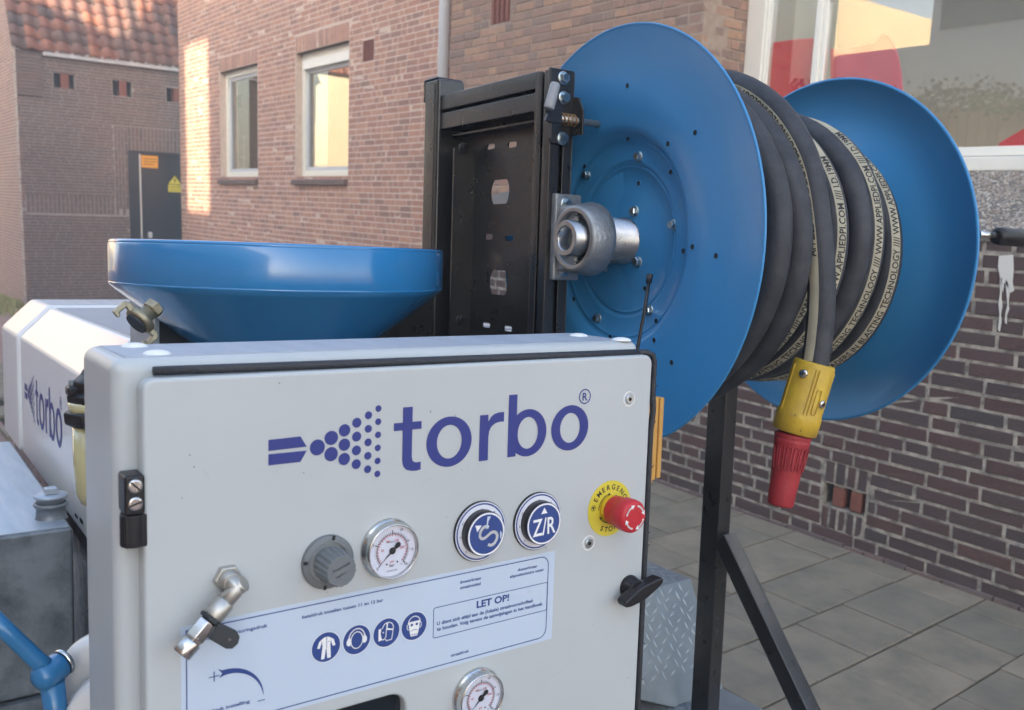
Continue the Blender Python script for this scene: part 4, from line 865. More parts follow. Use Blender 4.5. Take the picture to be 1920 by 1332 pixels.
# printed sheet
SX0, SX1, SZ1, SZ0 = .2168, .6442, -.3378, -.4448
q = MB(); q.box((SX0, BD - .0004, SZ0), (SX1, BD + .0002, SZ1)); sh = mk('printed_sheet', q, sticker, cab)
PS = lambda x, z, d=0.0: D2(x, z, .0006 + d)
bz1, bz0 = -.3420, -.4402
q = MB(); line2(q, PS, rrect(.2218, .6350, bz0, bz1, .011, 6, 'ad'), .0011, True); mk('border_line', q, navyprint, sh)
q = MB(); line2(q, PS, rrect(.4806, .6350 - .0004, -.4075, -.3738, .0022, 4), .0008, True); mk('warning_box', q, navyprint, sh)
q = MB()
def st(s_, x, z, wdt, h_=.0034, c=False, b=.028):
    q_ = MB(); put_text(q_, s_, PS(x, z), U_, W_, height=h_, width=wdt, bold=b, center=c); mk('text_line', q_, navyprint, sh)
st('aansluiting snel besturingsdruk', .2232, -.3545, .0742); st('keteldruk instellen tussen 11 en 12 bar', .3318, -.3540, .0882)
st('doseerkraan', .5268, -.3528, .0275, c=True); st('straalmiddel', .5268, -.3592, .0268, c=True); st('doseerkraan', .6045, -.3528, .0275, c=True); st('afspoelen/extra water', .6045, -.3588, .0492, c=True)
st('LET OP!', .5578, -.3850, .0440, .0080, True, .035); st('U dient zich altijd aan de (lokale) straalvoorschriften', .4850, -.3938, .1290, .0040); st('te houden. Volg tevens de aanwijzingen in het handboek.', .4850, -.4003, .1440, .0040)
st('straaldruk', .5156, -.4338, .0236, c=True); st('straaldruk instelling', .2290, -.4255, .0512)
q = MB(); line2(q, PS, [(.2420, -.3912), (.2512, -.3912)], .0010); line2(q, PS, [(.2466, -.3866), (.2466, -.3958)], .0010); line2(q, PS, [(.2880, -.4262), (.2945, -.4262)], .0009)
top = []; bot = []
for k in range(17):
    t = k / 16; a = math.radians(97 - 92 * t); c = V((.2590, -.4240)); r = .0345; wd = .0026 * (1 - t) ** .8 + .0002; d = V((math.cos(a), math.sin(a))); top.append(c + d * (r + wd)); bot.append(c + d * (r - wd))
q.ngon([PS(*p) for p in top] + [PS(*p) for p in bot[::-1]]) if False else None
for k in range(16): q.ngon([PS(*top[k]), PS(*top[k + 1]), PS(*bot[k + 1]), PS(*bot[k])])
q.ngon([PS(*top[0]), PS(*bot[0]), PS(bot[0].x - .0040, bot[0].y - .0015), PS(bot[0].x - .0012, (top[0].y + bot[0].y) / 2), PS(top[0].x - .0046, top[0].y + .0022)]); mk('turn_arrow', q, navyprint, sh)
def picto(cx, cz, kind_):
    q = MB(); disc2(q, PS, cx, cz, .0150, 40); d_ = mk('safety_sign', q, navyprint, sh)
    P = lambda x, z, d=0.0: PS(cx + x * .015, cz + z * .015, .0002 + d)
    q = MB(); ring2(q, lambda x, z: PS(x, z, .0001), cx, cz, .0158, .0154, 40)
    if kind_ == 0:
        q.ngon([P(*p) for p in [(-.14, .70), (.14, .70), (.34, .58), (.30, .10), (.34, -.78), (.08, -.78), (.02, -.10), (-.02, -.10), (-.12, -.78), (-.36, -.78), (-.26, .10), (-.32, .58)]])
        q.ngon([P(*p) for p in [(-.30, .60), (-.34, .30), (-.46, -.02), (-.64, .04), (-.50, .45)]]); q.ngon([P(*p) for p in [(.32, .60), (.54, .44), (.66, .02), (.48, -.03), (.36, .30)]])
    elif kind_ == 1:
        line2(q, P, ell(0, -.02, .44, .58, 30), .07, True); line2(q, P, [(.60 * math.cos(math.radians(a)), .06 + .72 * math.sin(math.radians(a))) for a in range(10, 171, 10)], .08)
        for s_ in (-1, 1): q.ngon([P(s_ * x, z) for x, z in [(.50, .26), (.64, .22), (.76, .0), (.74, -.22), (.60, -.34), (.46, -.30), (.44, -.02)]])
    elif kind_ == 2:
        line2(q, P, [(.10 + .42 * math.cos(math.radians(a)), .30 + .42 * math.sin(math.radians(a))) for a in range(-20, 181, 12)], .07); q.ngon([P(*p) for p in [(-.62, .34), (-.40, .40), (-.46, .0), (-.34, -.46), (-.62, -.50)]]); q.ngon([P(*p) for p in [(-.02, .34), (.52, .18), (.52, .08), (-.02, .20)]]); line2(q, P, [(.50, .10), (.44, -.30), (.40, -.56), (.0, -.58), (-.08, -.46)], .06); line2(q, P, [(-.02, .28), (-.05, -.30), (-.22, -.46), (-.42, -.40)], .06); q.ngon([P(*p) for p in ell(-.26, .06, .05, .05, 10)]); q.ngon([P(*p) for p in [(.0, .70), (.12, .70), (.06, .28), (-.04, .28)]])
    else:
        line2(q, P, [(.48 * math.cos(math.radians(a)), .22 + .50 * math.sin(math.radians(a))) for a in range(0, 181, 12)], .07)
        q.ngon([P(*p) for p in [(-.44, .36), (.44, .36), (.42, -.05), (.34, -.44), (.26, -.72), (-.26, -.72), (-.34, -.44), (-.42, -.05)]])
        for s_ in (-1, 1): line2(q, P, [(s_ * .46, .22), (s_ * .58, .12), (s_ * .54, -.14), (s_ * .44, -.20)], .05)
    mk('sign_figure', q, whitep, d_)
    q = MB()
    if kind_ == 0: line2(q, lambda x, z: P(x, z, .0001), [(.03, .68), (.03, -.05)], .04); line2(q, lambda x, z: P(x, z, .0001), [(.10, .36), (.24, .36)], .03)
    if kind_ == 3:
        for s_ in (-.2, .2): q.ngon([P(s_ + .11 * math.cos(t * .6), .12 + .10 * math.sin(t * .6), .0001) for t in range(10)])
        line2(q, lambda x, z: P(x, z, .0001), [(-.26, -.32), (0, -.24), (.26, -.32)], .035)
        for s_ in (-.16, 0, .16): q.ngon([P(s_ + .05 * math.cos(t * .8), -.60 + .05 * math.sin(t * .8), .0001) for t in range(8)])
    if q.v: mk('sign_detail', q, navyprint, d_)
for i, x in enumerate((.3572, .3906, .4243, .4570)): picto(x, -.3885, i)
q = MB()
for x, z, r in ((.6070, -.3800, .0012), (.6110, -.3812, .0009), (.6075, -.3835, .0008), (.6125, -.3908, .0019), (.6136, -.3892, .0012)): q.lathe(D2(x, z, .0005), -V_, [(0, r), (r * .5, r * .85), (r * .8, .0001)], 12)
mk('water_drop', q, lens, sh)
# ---------------------------------------------------------------- trailer chassis and deck
DK = -1.07
FA1 = T(1356, 1292, 2, DK + .002).x
tr = thing('trailer', 'galvanised trailer chassis with checker plate deck and wheels under the blasting machine', 'trailer', (.6, 1.8, -1.50))
q = MB(); q.box((-.55, .55, DK - .03), (FA1 + .005, 3.6, DK)); mk('deck', q, checker, tr)
for a in (-.3, 1.25):
    q = MB(); q.box((a, .5, DK - .13), (a + .06, 3.7, DK - .032)); mk('chassis_beam', q, galv, tr)
def zrel(a, b): # ground height below the trailer point, in trailer w
    return 0
for a in (-.75, 1.44):
    q = MB(); c = V((a, 2.15, -1.22)); q.lathe(c, U_, [(0, .18), (0, .27), (.02, .30), (.15, .30), (.17, .27), (.17, .18)], 40, caps=False); wh = mk('wheel', q, rubber, tr); q = MB(); q.lathe(c + U_ * .03, U_, [(0, .19), (.1, .19), (.1, .05), (.12, .001)], 30, caps=False); mk('rim', q, galv, wh)
# fender of checker plate, right side
s2p = T(1356, 1292, 2, DK + .002); FA1 = s2p.x
p_tr = T(1295, 1085, 0, FA1); ft_c = p_tr.z; fb1 = p_tr.y
pl2 = T(1330, 1160, 0, FA1); pbt = T(1262, 1326, 2, DK + .002); pbr = V((FA1, pbt.y, DK + .002))
fe_ = thing('mudguard', 'galvanised checker plate mudguard behind the white cabinet and black post', 'mudguard', tuple(pbt))
def plate(pts, nm, th=.003):
    n_ = (V(pts[1]) - V(pts[0])).cross(V(pts[2]) - V(pts[0])).normalized(); q = MB(); q.prism([V(p) for p in pts], n_ * -th); return mk(nm, q, checker, fe_, bevel=.002)
FA0 = 1.18
t0, t1 = V((FA0, fb1, ft_c)), V((FA1, fb1, ft_c)); t2, t3 = V((FA1, fb1 + .95, ft_c)), V((FA0, fb1 + .95, ft_c))
plate([t0, t1, t2, t3], 'top_plate')
sl = V((0, pbt.y - fb1, DK + .002 - ft_c))
s3 = V((pbt.x, pbt.y, pbt.z)); s2 = V((FA1, s2p.y, pbt.z)); s4 = t0 + sl * .42
plate([t1, t0, s4, s3, s2], 'front_plate')
def treads(org, e1, e2, n1, n2, pitch, mb, nn, inside=None, L_=.0165):
    for i in range(n1):
        for j in range(n2):
            c = org + e1 * ((i + .5 * (j % 2)) * pitch) + e2 * (j * pitch * .56)
            if inside and not inside(c): continue
            d = (e1 + e2).normalized() if (i + j) % 2 else (e1 - e2).normalized() if j % 2 == 0 else (e1 * .35 + e2).normalized()
            d = (e1 * .3 + e2).normalized() if (i + (j // 1)) % 2 else (e1 - e2 * .45).normalized()
            s_ = d.cross(nn); h_ = nn * .0022
            mb.add([c - d * L_, c + s_ * L_ * .22, c + d * L_, c - s_ * L_ * .22, c - d * L_ * .6 + h_, c + d * L_ * .6 + h_], [(0, 1, 4), (1, 5, 4), (1, 2, 5), (2, 3, 5), (3, 4, 5), (3, 0, 4)], True)
slu = sl.normalized(); nn = U_.cross(slu); nn = nn if nn.y < 0 else -nn
q = MB(); treads(t0 + slu * .015, U_, slu, 16, 11, .034, q, nn, inside=lambda c: c.x < FA1 - .012 and c.x > FA0 + .01 and (c - t0).dot(slu) < sl.length * (.40 + .6 * min(1, (c.x - FA0) / max(.01, pbt.x - FA0))) - .012); mk('tread_pattern', q, tread_m, fe_, kind='stuff')
q = MB(); treads(t0 + V_ * .02, U_, V_, 16, 14, .034, q, W_, inside=lambda c: c.x < FA1 - .012); mk('tread_pattern', q, tread_m, fe_, kind='stuff')
q = MB(); treads(V((.86, .9, DK)), U_, V_, 36, 60, .021, q, W_, L_=.011); mk('deck_tread', q, tread_m, tr, kind='stuff')
# ---------------------------------------------------------------- engine canopy on the left
KA, KR = .300, .370
z_sh, z_rd, z_bt = -.765 * KA, -.1590, -1.7355 * KA
bn, bg_, bf = 1.657, 2.515, 2.835
can = thing('engine_canopy', 'white engine canopy with sloping shoulder and blue lettering behind the cabinet', 'engine canopy', (.8, 2.2, z_bt))
def prof_c(o=0.0): return [(KA - o, z_bt - o * 0), (KA - o, z_sh + o * .41), (KR - o * .41, z_rd + o), (1.25, z_rd + o), (1.25, z_bt)]
q = MB(); pp = prof_c(); q.prism([V((a, bn, c)) for a, c in pp], V_ * (bg_ - bn)); shell = mk('shell', q, canopyw, can, bevel=.006, seg=3)
q = MB(); q.box((KR + .012, bn + .012, z_rd), (1.2, bg_ - .003, z_rd + .0015)); mk('top_sheet', q, canopyg, can)
q = MB(); pp = prof_c(-.006); q.prism([V((a, bg_, c)) for a, c in pp], V_ * .022); mk('groove', q, tube_grey, can)
q = MB(); pp = prof_c(.006); q.prism([V((a, bg_ + .022, c)) for a, c in pp], V_ * (bf - bg_ - .022)); hoop = mk('end_hoop', q, canopyw, can, bevel=.008, seg=3)
q = MB()
for k in range(14): a = KR + .012 + k * .058; q.box((a, bg_ + .05, z_rd + .0062), (a + .046, bf - .05, z_rd + .0075))
mk('vent_slots', q, tube_grey, hoop)
q = MB(); q.box((.315, bn + .02, z_bt - .05), (1.2, bf - .03, z_bt)); mk('base_frame', q, black, can)
cx_ = T(47, 750, 0, KA); cx1 = T(117, 800, 0, KA)
kx = (cx_.y - cx1.y) / (.6890 - .2975)
zt = T(82, 717, 0, KA); zb = T(82, 0, 0, KA)
zmid = T(47, 732, 0, KA).z; ksz = (T(96, 728, 0, KA).z - T(96, 820, 0, KA).z) / (.2185 - .1483)
logo(lambda x, z, d=0.0: V((KA - .0006 - d, cx_.y - (x - .2975) * kx, zmid + (z + .1856) * ksz)), can, navy)
q = MB()
for (x0, y0, x1, y1) in ((141, 962, 146, 974), (150, 970, 156, 985)):
    a = T(x0, y0, 0, KA); b = T(x1, y1, 0, KA); q.box((KA - .0008, b.y, b.z), (KA + .001, a.y, a.z))
mk('vent_hole', q, darkm, can)
# dark louvre panel and engine block below the canopy
eb = thing('diesel_engine', 'dark louvred engine housing under the white canopy', 'engine', (.8, 2.1, DK))
q = MB(); q.box((.335, 1.50, DK), (1.2, 2.9, z_bt - .05)); mk('housing', q, black, eb)
for i in range(3):
    for j in range(9):
        q = MB(); y = 1.56 + i * .10; z = z_bt - .085 - j * .030; q.prism([(.3345, y, z), (.3345, y + .08, z + .006), (.3345, y + .08, z + .020), (.3345, y, z + .014)], (-.005, 0, 0)); mk('louvre', q, louvre, eb)
# ---------------------------------------------------------------- galvanised tank with filler cap
TT = -.48
tk = thing('steel_tank', 'galvanised steel tank with screw cap beside the white canopy', 'tank', (-.15, 2.0, -.765))
q = MB(); q.box((-.62, 1.652, -.766), (.270, 2.462, TT)); mk('body', q, galv, tk, bevel=.006)
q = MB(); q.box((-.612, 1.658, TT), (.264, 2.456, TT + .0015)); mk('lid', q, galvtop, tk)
cc = T(96, 972, 2, TT)
q = MB(); q.lathe(cc, W_, [(0, .027), (.003, .0245), (.022, .0235), (.0225, .027), (.026, .0285), (.029, .027), (.0295, .024)], 36, caps=False); cp = mk('filler_neck', q, galv, tk)
q = MB(); q.lathe(cc + W_ * .0285, W_, [(0, .0225), (.009, .0228), (.010, .0270), (.013, .0278), (.0155, .0255), (.016, .001)], 36); mk('cap', q, galvtop, cp)
q = MB(); c = cc + W_ * .0445; q.box((c.x - .010, c.y - .010, c.z), (c.x + .010, c.y + .010, c.z + .011)); mk('cap_square', q, galvtop, cp, bevel=.0015)
q = MB(); q.box((-.6, 1.64, DK), (.25, 2.45, -.768)); q.box((-.62, 1.2, -.80), (.28, 1.64, -.79)); mk('tank_shelf', q, galv, tk)
# ---------------------------------------------------------------- filter bowl beside the cabinet
fb_ = T(150, 800, 0, .165)
FB = V((T(137, 850, 1, 1.035).x + .031, 1.035, -.30))
flt = thing('water_separator', 'water separator with amber bowl and black head behind the cabinet edge', 'filter', (FB.x, FB.y, -.335))
def FP(x, y): return T(x, y, 1, 1.035)
zb_, zt_ = FP(150, 962).z, FP(150, 800).z
q = MB(); q.lathe((FB.x, FB.y, zb_), W_, [(0, .001), (.003, .014), (.010, .024), (.022, .0295), (.04, .031), (zt_ - zb_, .031)], 30); mk('bowl', q, bowl, flt)
q = MB(); q.lathe((FB.x, FB.y, zt_), W_, [(0, .032), (.004, .039), (.014, .0400), (.018, .037)], 8, smooth=False); mk('lock_ring', q, plastic, flt, bevel=.002)
q = MB(); q.lathe((FB.x, FB.y, zt_ + .016), W_, [(0, .035), (.011, .035)], 24); mk('sight_ring', q, bowl, flt)
q = MB(); q.lathe((FB.x, FB.y, zt_ + .026), W_, [(0, .036), (.009, .0365), (.010, .031), (.022, .031), (.030, .023), (.036, .020)], 8, smooth=False); q.box((FB.x - .036, FB.y - .010, zt_ + .034), (FB.x - .02, FB.y + .010, zt_ + .044)); mk('head', q, plastic, flt, bevel=.002)
q = MB(); q.cyl((FB.x - .031, FB.y, zt_ + .042), (FB.x - .031, FB.y, zt_ + .050), .003); mk('drain_pin', q, greyknob, flt)
q = MB(); q.cyl((FB.x, FB.y, zt_ + .045), (FB.x + .07, FB.y + .02, zt_ + .045), .010); mk('pipe_stub', q, plastic, flt)
# ---------------------------------------------------------------- blue lever and white cast discs low at left
lv_b = 1.02
def LP(x, y, b=lv_b): return T(x, y, 1, b)
lv = thing('blue_lever', 'blue painted lever with round sleeve at the lower left', 'lever', tuple(LP(95, 1400)))
pa, pb_ = LP(-40, 1133), LP(84, 1252); q = MB(); q.tube([pa, pa.lerp(pb_, .5), pa.lerp(pb_, .9), pb_], [.0088, .0088, .0092, .0108], 24); mk('handle_tube', q, bluepipe, lv)
pc_ = LP(92, 1262); ax_l = V((.75, .50, .20)).normalized(); q = MB(); q.lathe(pc_ - ax_l * .018, ax_l, [(0, .001), (.002, .009), (.007, .0140), (.013, .0150), (.031, .0150), (.033, .0138)], 32); mk('sleeve', q, bluepipe, lv)
q = MB(); q.tube([LP(98, 1280), LP(106, 1340), LP(114, 1420)], [.0125, .0112, .0112], 24); mk('lower_tube', q, bluepipe, lv)
q = MB(); q.lathe(pc_ + ax_l * .016, ax_l, [(0, .0145), (.004, .0150), (.006, .013)], 30); mk('chrome_ring', q, steel, lv)
wd = thing('white_cast_wheel', 'pair of white painted cast discs behind the cabinet at the lower left', 'wheel', tuple(LP(180, 1330, 1.04)))
c1 = LP(197, 1266, 1.05); ax_w = V((.30, .95, .1)).normalized()
q = MB(); q.lathe(c1 - ax_w * .012, ax_w, [(0, .030), (.001, .044), (.005, .048), (.016, .0500), (.026, .048), (.030, .043), (.05, .038)], 60); mk('rim_disc', q, whitedisc, wd)
c2 = LP(222, 1345, 1.0); q = MB(); q.lathe(c2 - ax_w * .02, ax_w, [(0, .001), (.002, .03), (.008, .050), (.014, .0535), (.03, .0535)], 60); mk('front_disc', q, whitedisc, wd)
# ---------------------------------------------------------------- hopper
HC = V((.553, 1.425, 0)); HR = .262
hop = thing('hopper', 'round blue funnel hopper behind the white cabinet', 'hopper', (HC.x, HC.y, -.30))
q = MB(); q.lathe((HC.x, HC.y, 0), W_, [(-.33, .030), (-.20, .075), (-.062, HR - .008), (-.0555, HR - .0015), (-.052, HR), (.006, HR), (.0085, HR - .002), (.0095, HR - .006), (.006, HR - .010), (-.050, HR - .012), (-.20, .070)], 120, caps=False); mk('funnel', q, bluehop, hop)
q = MB(); q.torus((HC.x, HC.y, .0085), W_, HR - .005, .0042, 110, 8); mk('rim_bead', q, bluehop, hop)
q = MB(); q.lathe((HC.x, HC.y, -.0535), W_, [(0, HR + .0002), (.0016, HR + .0012), (.003, HR + .0002)], 110, caps=False); mk('weld_seam', q, bluehop, hop)
hs = thing('hopper_stand', 'dark steel stand under the blue funnel', 'stand', (.553, 1.5, DK)); xs_ = T(297, 620, 1, 1.46).x
q = MB(); q.box((xs_, 1.46, DK), (.86, 1.63, -.072)); mk('box', q, black, hs)
q = MB(); q.box((xs_ - .006, 1.455, DK), (xs_, 1.62, -.06)); mk('edge_strip', q, galvtop, hs)
# brass claw coupling on the cone
def GP(x, y, b=1.28): return T(x, y, 1, b)
bc0 = thing('claw_coupling', 'tarnished brass claw hose coupling sticking out of the blue funnel', 'coupling', tuple(GP(285, 590)))
ca, cb = GP(289, 577), GP(250, 609); axc = ((cb - ca).normalized() + V((0, -.25, 0))).normalized(); K = .66
q = MB(); q.lathe(ca - axc * .004, axc, [(0, .021 * K), (.016 * K, .021 * K), (.018 * K, .0185 * K)], 6, smooth=False, a0=.3); mk('hex_nut', q, brass, bc0, bevel=.001)
q = MB(); q.lathe(ca + axc * .006, axc, [(0, .0165 * K), (.022 * K, .0165 * K), (.024 * K, .019 * K)], 30); mk('neck', q, brass, bc0)
cf = ca + axc * .024; side = axc.cross(V_).normalized(); side = side if side.z > 0 else -side
q = MB(); q.lathe(cf - axc * .004, axc, [(0, .022 * K), (.003 * K, .030 * K), (.015 * K, .031 * K), (.018 * K, .027 * K), (.019 * K, .020 * K)], 36); mk('flange', q, brass, bc0)
q = MB(); q.lathe(cf + axc * .0085, axc, [(0, .024 * K), (.003, .023 * K)], 32); mk('seal', q, rubber, bc0)
for s_ in (1, -1):
    sd_ = side * s_; bq = V_ * .0065
    pts = [cf + (sd_ * a + axc * b) * K for a, b in ((.022, -.004), (.040, -.006), (.050, .002), (.049, .034), (.034, .036), (.034, .028), (.040, .026), (.039, .008), (.022, .010))]
    q = MB(); q.prism([p - bq for p in pts], bq * 2); mk('claw', q, brass, bc0, bevel=.0018, seg=3)
# ---------------------------------------------------------------- reel frame: post, rails, perforated plate, column, bearing, latch
CA_, CBf = .872, 1.134                                   # left side and front face of the column
fr_ = thing('reel_frame', 'black welded steel frame carrying the hose reel, perforated plate between its posts', 'frame', (.9, 1.3, DK))
q = MB(); ztop = .305
def strut(x0, x1, y0, y1, z0, z1, nm):
    """C-profile strut with its slot in the front and left faces"""
    q = MB(); t = .0025; sl_ = .011
    q.box((x0 + .0, y1 - t, z0), (x1, y1, z1)); q.box((x1 - t, y0, z0), (x1, y1 - t, z1))
    xm = (x0 + x1) / 2; ym = (y0 + y1) / 2
    q.box((x0, y0, z0), (xm - sl_ * .35, y0 + t, z1)); q.box((xm + sl_ * .35, y0, z0), (x1 - t, y0 + t, z1))
    q.box((x0, y0 + t, z0), (x0 + t, ym - .002, z1)); q.box((x0, ym + .0045, z0), (x0 + t, y1 - t, z1)); q.box((x0 + .016, y0 + .018, z0), (x1 - t, y0 + .020, z1)); q.box((x0 + .012, y0 + t, z0), (x0 + .014, y1 - t, z1))
    return mk(nm, q, black, fr_, bevel=.0008, seg=1)
zc_top = T(1033, 128, 1, CBf).z
col_ = strut(CA_, CA_ + .046, CBf, CBf + .043, DK, zc_top, 'column')
zp_top = T(800, 152, 0, CA_).z
PB0, PB1 = 1.478, 1.53
q = MB(); q.box((CA_, PB0, DK), (CA_ + .058, PB1, zp_top)); lp_ = mk('rear_post', q, black, fr_, bevel=.005, seg=3)
q = MB(); q.box((CA_ - .0015, PB1 - .004, zp_top - .04), (CA_ + .02, PB1 + .0015, zp_top + .002)); q.box((CA_ - .001, PB0 + .006, zp_top - .001), (CA_ + .057, PB1, zp_top + .003)); mk('weld_bead', q, black, fr_, bevel=.002)
q = MB(); q.box((CA_ - .0012, PB0 + .012, DK), (CA_, PB0 + .016, zp_top - .01)); mk('post_edge', q, black, fr_)
# double top rail with slot
zr1 = T(1000, 135, 0, CA_ + .004).z; zr = [(zr1 - .027, zr1), (zr1 - .062, zr1 - .033)]
for (a, b) in zr:
    q = MB(); q.box((CA_ + .006, CBf + .043, a), (CA_ + .046, PB0, b)); mk('top_rail', q, black, fr_, bevel=.0015)
q = MB(); q.box((CA_ + .018, CBf + .043, zr1 - .034), (CA_ + .04, PB0, zr1 - .026)); mk('rail_web', q, darkm, fr_)
# perforated plate
PX = CA_ + .050
def plate_holes():
    hs_ = []
    for (x0, y0, x1, y1) in ((914, 271, 929, 280), (953, 267, 970, 276), (910, 440, 925, 449), (948, 442, 964, 452), (905, 605, 920, 614), (945, 612, 961, 621)):
        a, b = T((x0 + x1) / 2, (y0 + y1) / 2, 0, PX), (x1 - x0); w2 = abs(T(x0, y0, 0, PX).y - T(x1, y0, 0, PX).y) / 2; hs_.append(('slot', a.y, a.z, w2, .0048))
    for (x, y) in ((938, 360), (935, 530)):
        a = T(x, y, 0, PX); w2 = abs(T(x - 18, y, 0, PX).y - T(x + 18, y, 0, PX).y) / 2; hs_.append(('round', a.y, a.z, w2, .0215))
    return hs_
PHs = plate_holes()
def plate_mesh(y0, y1, z0, z1, x, th, holes_):
    me = bpy.data.curves.new('plate', 'CURVE'); me.dimensions = '2D'; me.fill_mode = 'BOTH'; me.extrude = th / 2
    loops = [[(y0, z0), (y1, z0), (y1, z1), (y0, z1)]]
    for k_, cy, cz, a, b in holes_:
        if k_ == 'slot': loops.append(rrect(cy - a, cy + a, cz - b, cz + b, b * .98, 6))
        else:
            r = a; pts = []
            for j in range(40):
                t = 2 * PI * j / 40; zz = max(-b, min(b, r * math.sin(t) * 1.0)); pts.append((cy + r * math.cos(t), cz + zz))
            loops.append(pts)
    for pts in loops:
        sp = me.splines.new('POLY'); sp.points.add(len(pts) - 1); sp.use_cyclic_u = True
        for i, p in enumerate(pts): sp.points[i].co = (p[0], p[1], 0, 1)
    o = bpy.data.objects.new('plate', me); COL.objects.link(o); dg = bpy.context.evaluated_depsgraph_get(); m2 = bpy.data.meshes.new_from_object(o.evaluated_get(dg))
    q = MB(); q.add([V((x + v.co.z, v.co.x, v.co.y)) for v in m2.vertices], [tuple(p.vertices) for p in m2.polygons]); bpy.data.objects.remove(o); return q
mk('perforated_plate', plate_mesh(CBf + .04, PB0 + .002, -.9, zr1 - .06, PX, .003, PHs), black, fr_)
q = MB(); q.box((CA_ + .004, PB0 - .055, -.9), (CA_ + .050, PB0 - .051, zr1 - .10)); q.box((CA_ + .004, PB0 - .055, -.9), (CA_ + .008, PB0 - .001, zr1 - .10)) if False else None
mk('angle_flange', q, black, fr_)
q = MB(); q.box((CA_ + .02, CBf + .05, zr1 - .075), (CA_ + .05, PB0 - .02, zr1 - .072)); mk('plate_lip', q, black, fr_)
for x, y in ((869, 278), (863, 601)):
    c = T(x, y, 1, PB0 - .056); mk('frame_bolt', bolt_mb(c, -V_, .0085, .008), zinc if False else black, fr_)
for x, y in ((893, 223), (981, 207)):
    c = T(x, y, 0, PX - .006); mk('rivet', bolt_mb(c, -U_, .004, .003, False), zinc, fr_)
# right post and strut brace
RA, RB = 1.532, 1.315
pcx = T(1352, 900, 1, RB).x
q = MB(); q.box((pcx, RB, DK), (pcx + .040, RB + .052, -.05)); rp_ = mk('front_post', q, black, fr_, bevel=.003, seg=2)
for x, y in ((1325, 1121), (1321, 1204)):
    c = T(x, y, 0, pcx - .0005); q = MB(); q.lathe(c, -U_, [(0, .0052), (.0006, .0052)], 16); mk('bolt_hole', q, darkm, fr_)
b_a = T(1365, 1022, 0, pcx + .02); b_b = T(1512, 1332, 0, pcx + .02); dbr = (b_b - b_a).normalized(); b_b = b_a + dbr * ((DK - b_a.z) / dbr.z)
sv = dbr.cross(U_).normalized(); hw = .020
q = MB(); o0 = b_a - dbr * .02 + U_ * -.020; q.prism([o0 - sv * hw, o0 + sv * hw, o0 + sv * hw + U_ * .04, o0 - sv * hw + U_ * .04], (b_b - b_a) + dbr * .02); mk('brace', q, black, fr_, bevel=.003)
q = MB(); q.box((pcx + .01, RB + .01, -.08), (pcx + .05, RB + .05, .0)); q.box((pcx - .01, 1.06, -.05), (pcx + .04, RB + .052, .0)); mk('bearing_arm', q, black, fr_)
# bearing housing
AX = V((0, 1.0765, .0355)); DA1, DA2 = .95, 1.49
NV = V((math.cos(-.0765), math.sin(-.0765), .012)).normalized(); C1, C2 = V((DA1, 1.0719, .037)), V((DA2, 1.0789, .0337))
def axp(a): return V((a, AX.y, AX.z))
z0b, z1b = -.0296, .1062; xb0 = .8785
q = MB(); q.box((xb0, CBf - .013, z0b), (xb0 + .052, CBf, z1b)); bh = mk('bearing', q, castalu, fr_, bevel=.003, seg=3)
q = MB(); q.box((xb0 + .006, AX.y, AX.z - .052), (xb0 + .046, CBf - .008, AX.z + .052)); mk('bearing_foot', q, castalu, bh, bevel=.006, seg=3)
rO = .0505
q = MB(); q.lathe((xb0 - .001, AX.y, AX.z), U_, [(.012, rO - .012), (.006, rO - .0115), (.0, rO - .009), (-.0005, rO - .004), (.001, rO - .0008), (.004, rO + .0008), (.032, rO + .0065), (.040, rO + .0055), (.043, rO + .0), (.044, .036)], 72, caps=False); mk('bearing_housing', q, castalu, bh)
q = MB(); q.lathe((xb0 - .0015, AX.y, AX.z), U_, [(0, rO - .0088), (-.0004, rO - .0045)], 72, caps=False); mk('worn_edge', q, worn_ring, bh)
q = MB(); q.lathe((xb0 + .008, AX.y, AX.z), U_, [(0, rO - .010), (.004, .034), (.003, .030), (.006, .0285)], 60, caps=False); q.lathe((xb0 + .012, AX.y, AX.z), U_, [(0, .03), (.001, .03)], 40); mk('bearing_seal', q, louvre, bh)
q = MB(); q.lathe((xb0 + .006, AX.y, AX.z), U_, [(0, .0350), (.002, .0370), (.005, .0370)], 60, caps=False); mk('circlip', q, turned, bh)
for z in (z0b + .016, z1b - .016): mk('bearing_bolt', bolt_mb((xb0 + .020, CBf - .013, z), -V_, .0085, .0065), zinc, bh)
# latch bracket
zl0, zl1 = T(1050, 272, 1, CBf).z, T(1050, 131, 1, CBf).z
xl0 = T(1032, 150, 1, CBf - .006).x; xl1 = T(1077, 150, 1, CBf - .006).x
q = MB(); q.prism([V((xl0, CBf - .006, z)) if False else p for p in [V((xl0, CBf, zl1)), V((xl1, CBf, zl1)), V((xl1, CBf, zl0 + .036)), V((xl1 - .010, CBf, zl0)), V((xl0 + .008, CBf, zl0)), V((xl0, CBf, zl0 + .01))]], -V_ * .006); lt = mk('latch_plate', q, black, fr_, bevel=.0012)
for x, y in ((1056, 147), (1057, 184), (1054, 260)): mk('latch_bolt', bolt_mb(T(x, y, 1, CBf - .006), -V_, .0082, .0065, rot=x * .1), zinc, lt)
bkt = CBf - .030; zk0, zk1 = T(1030, 229, 1, bkt).z, T(1030, 199, 1, bkt).z; xk0, xk1 = T(1024, 215, 1, bkt).x, T(1054, 215, 1, bkt).x
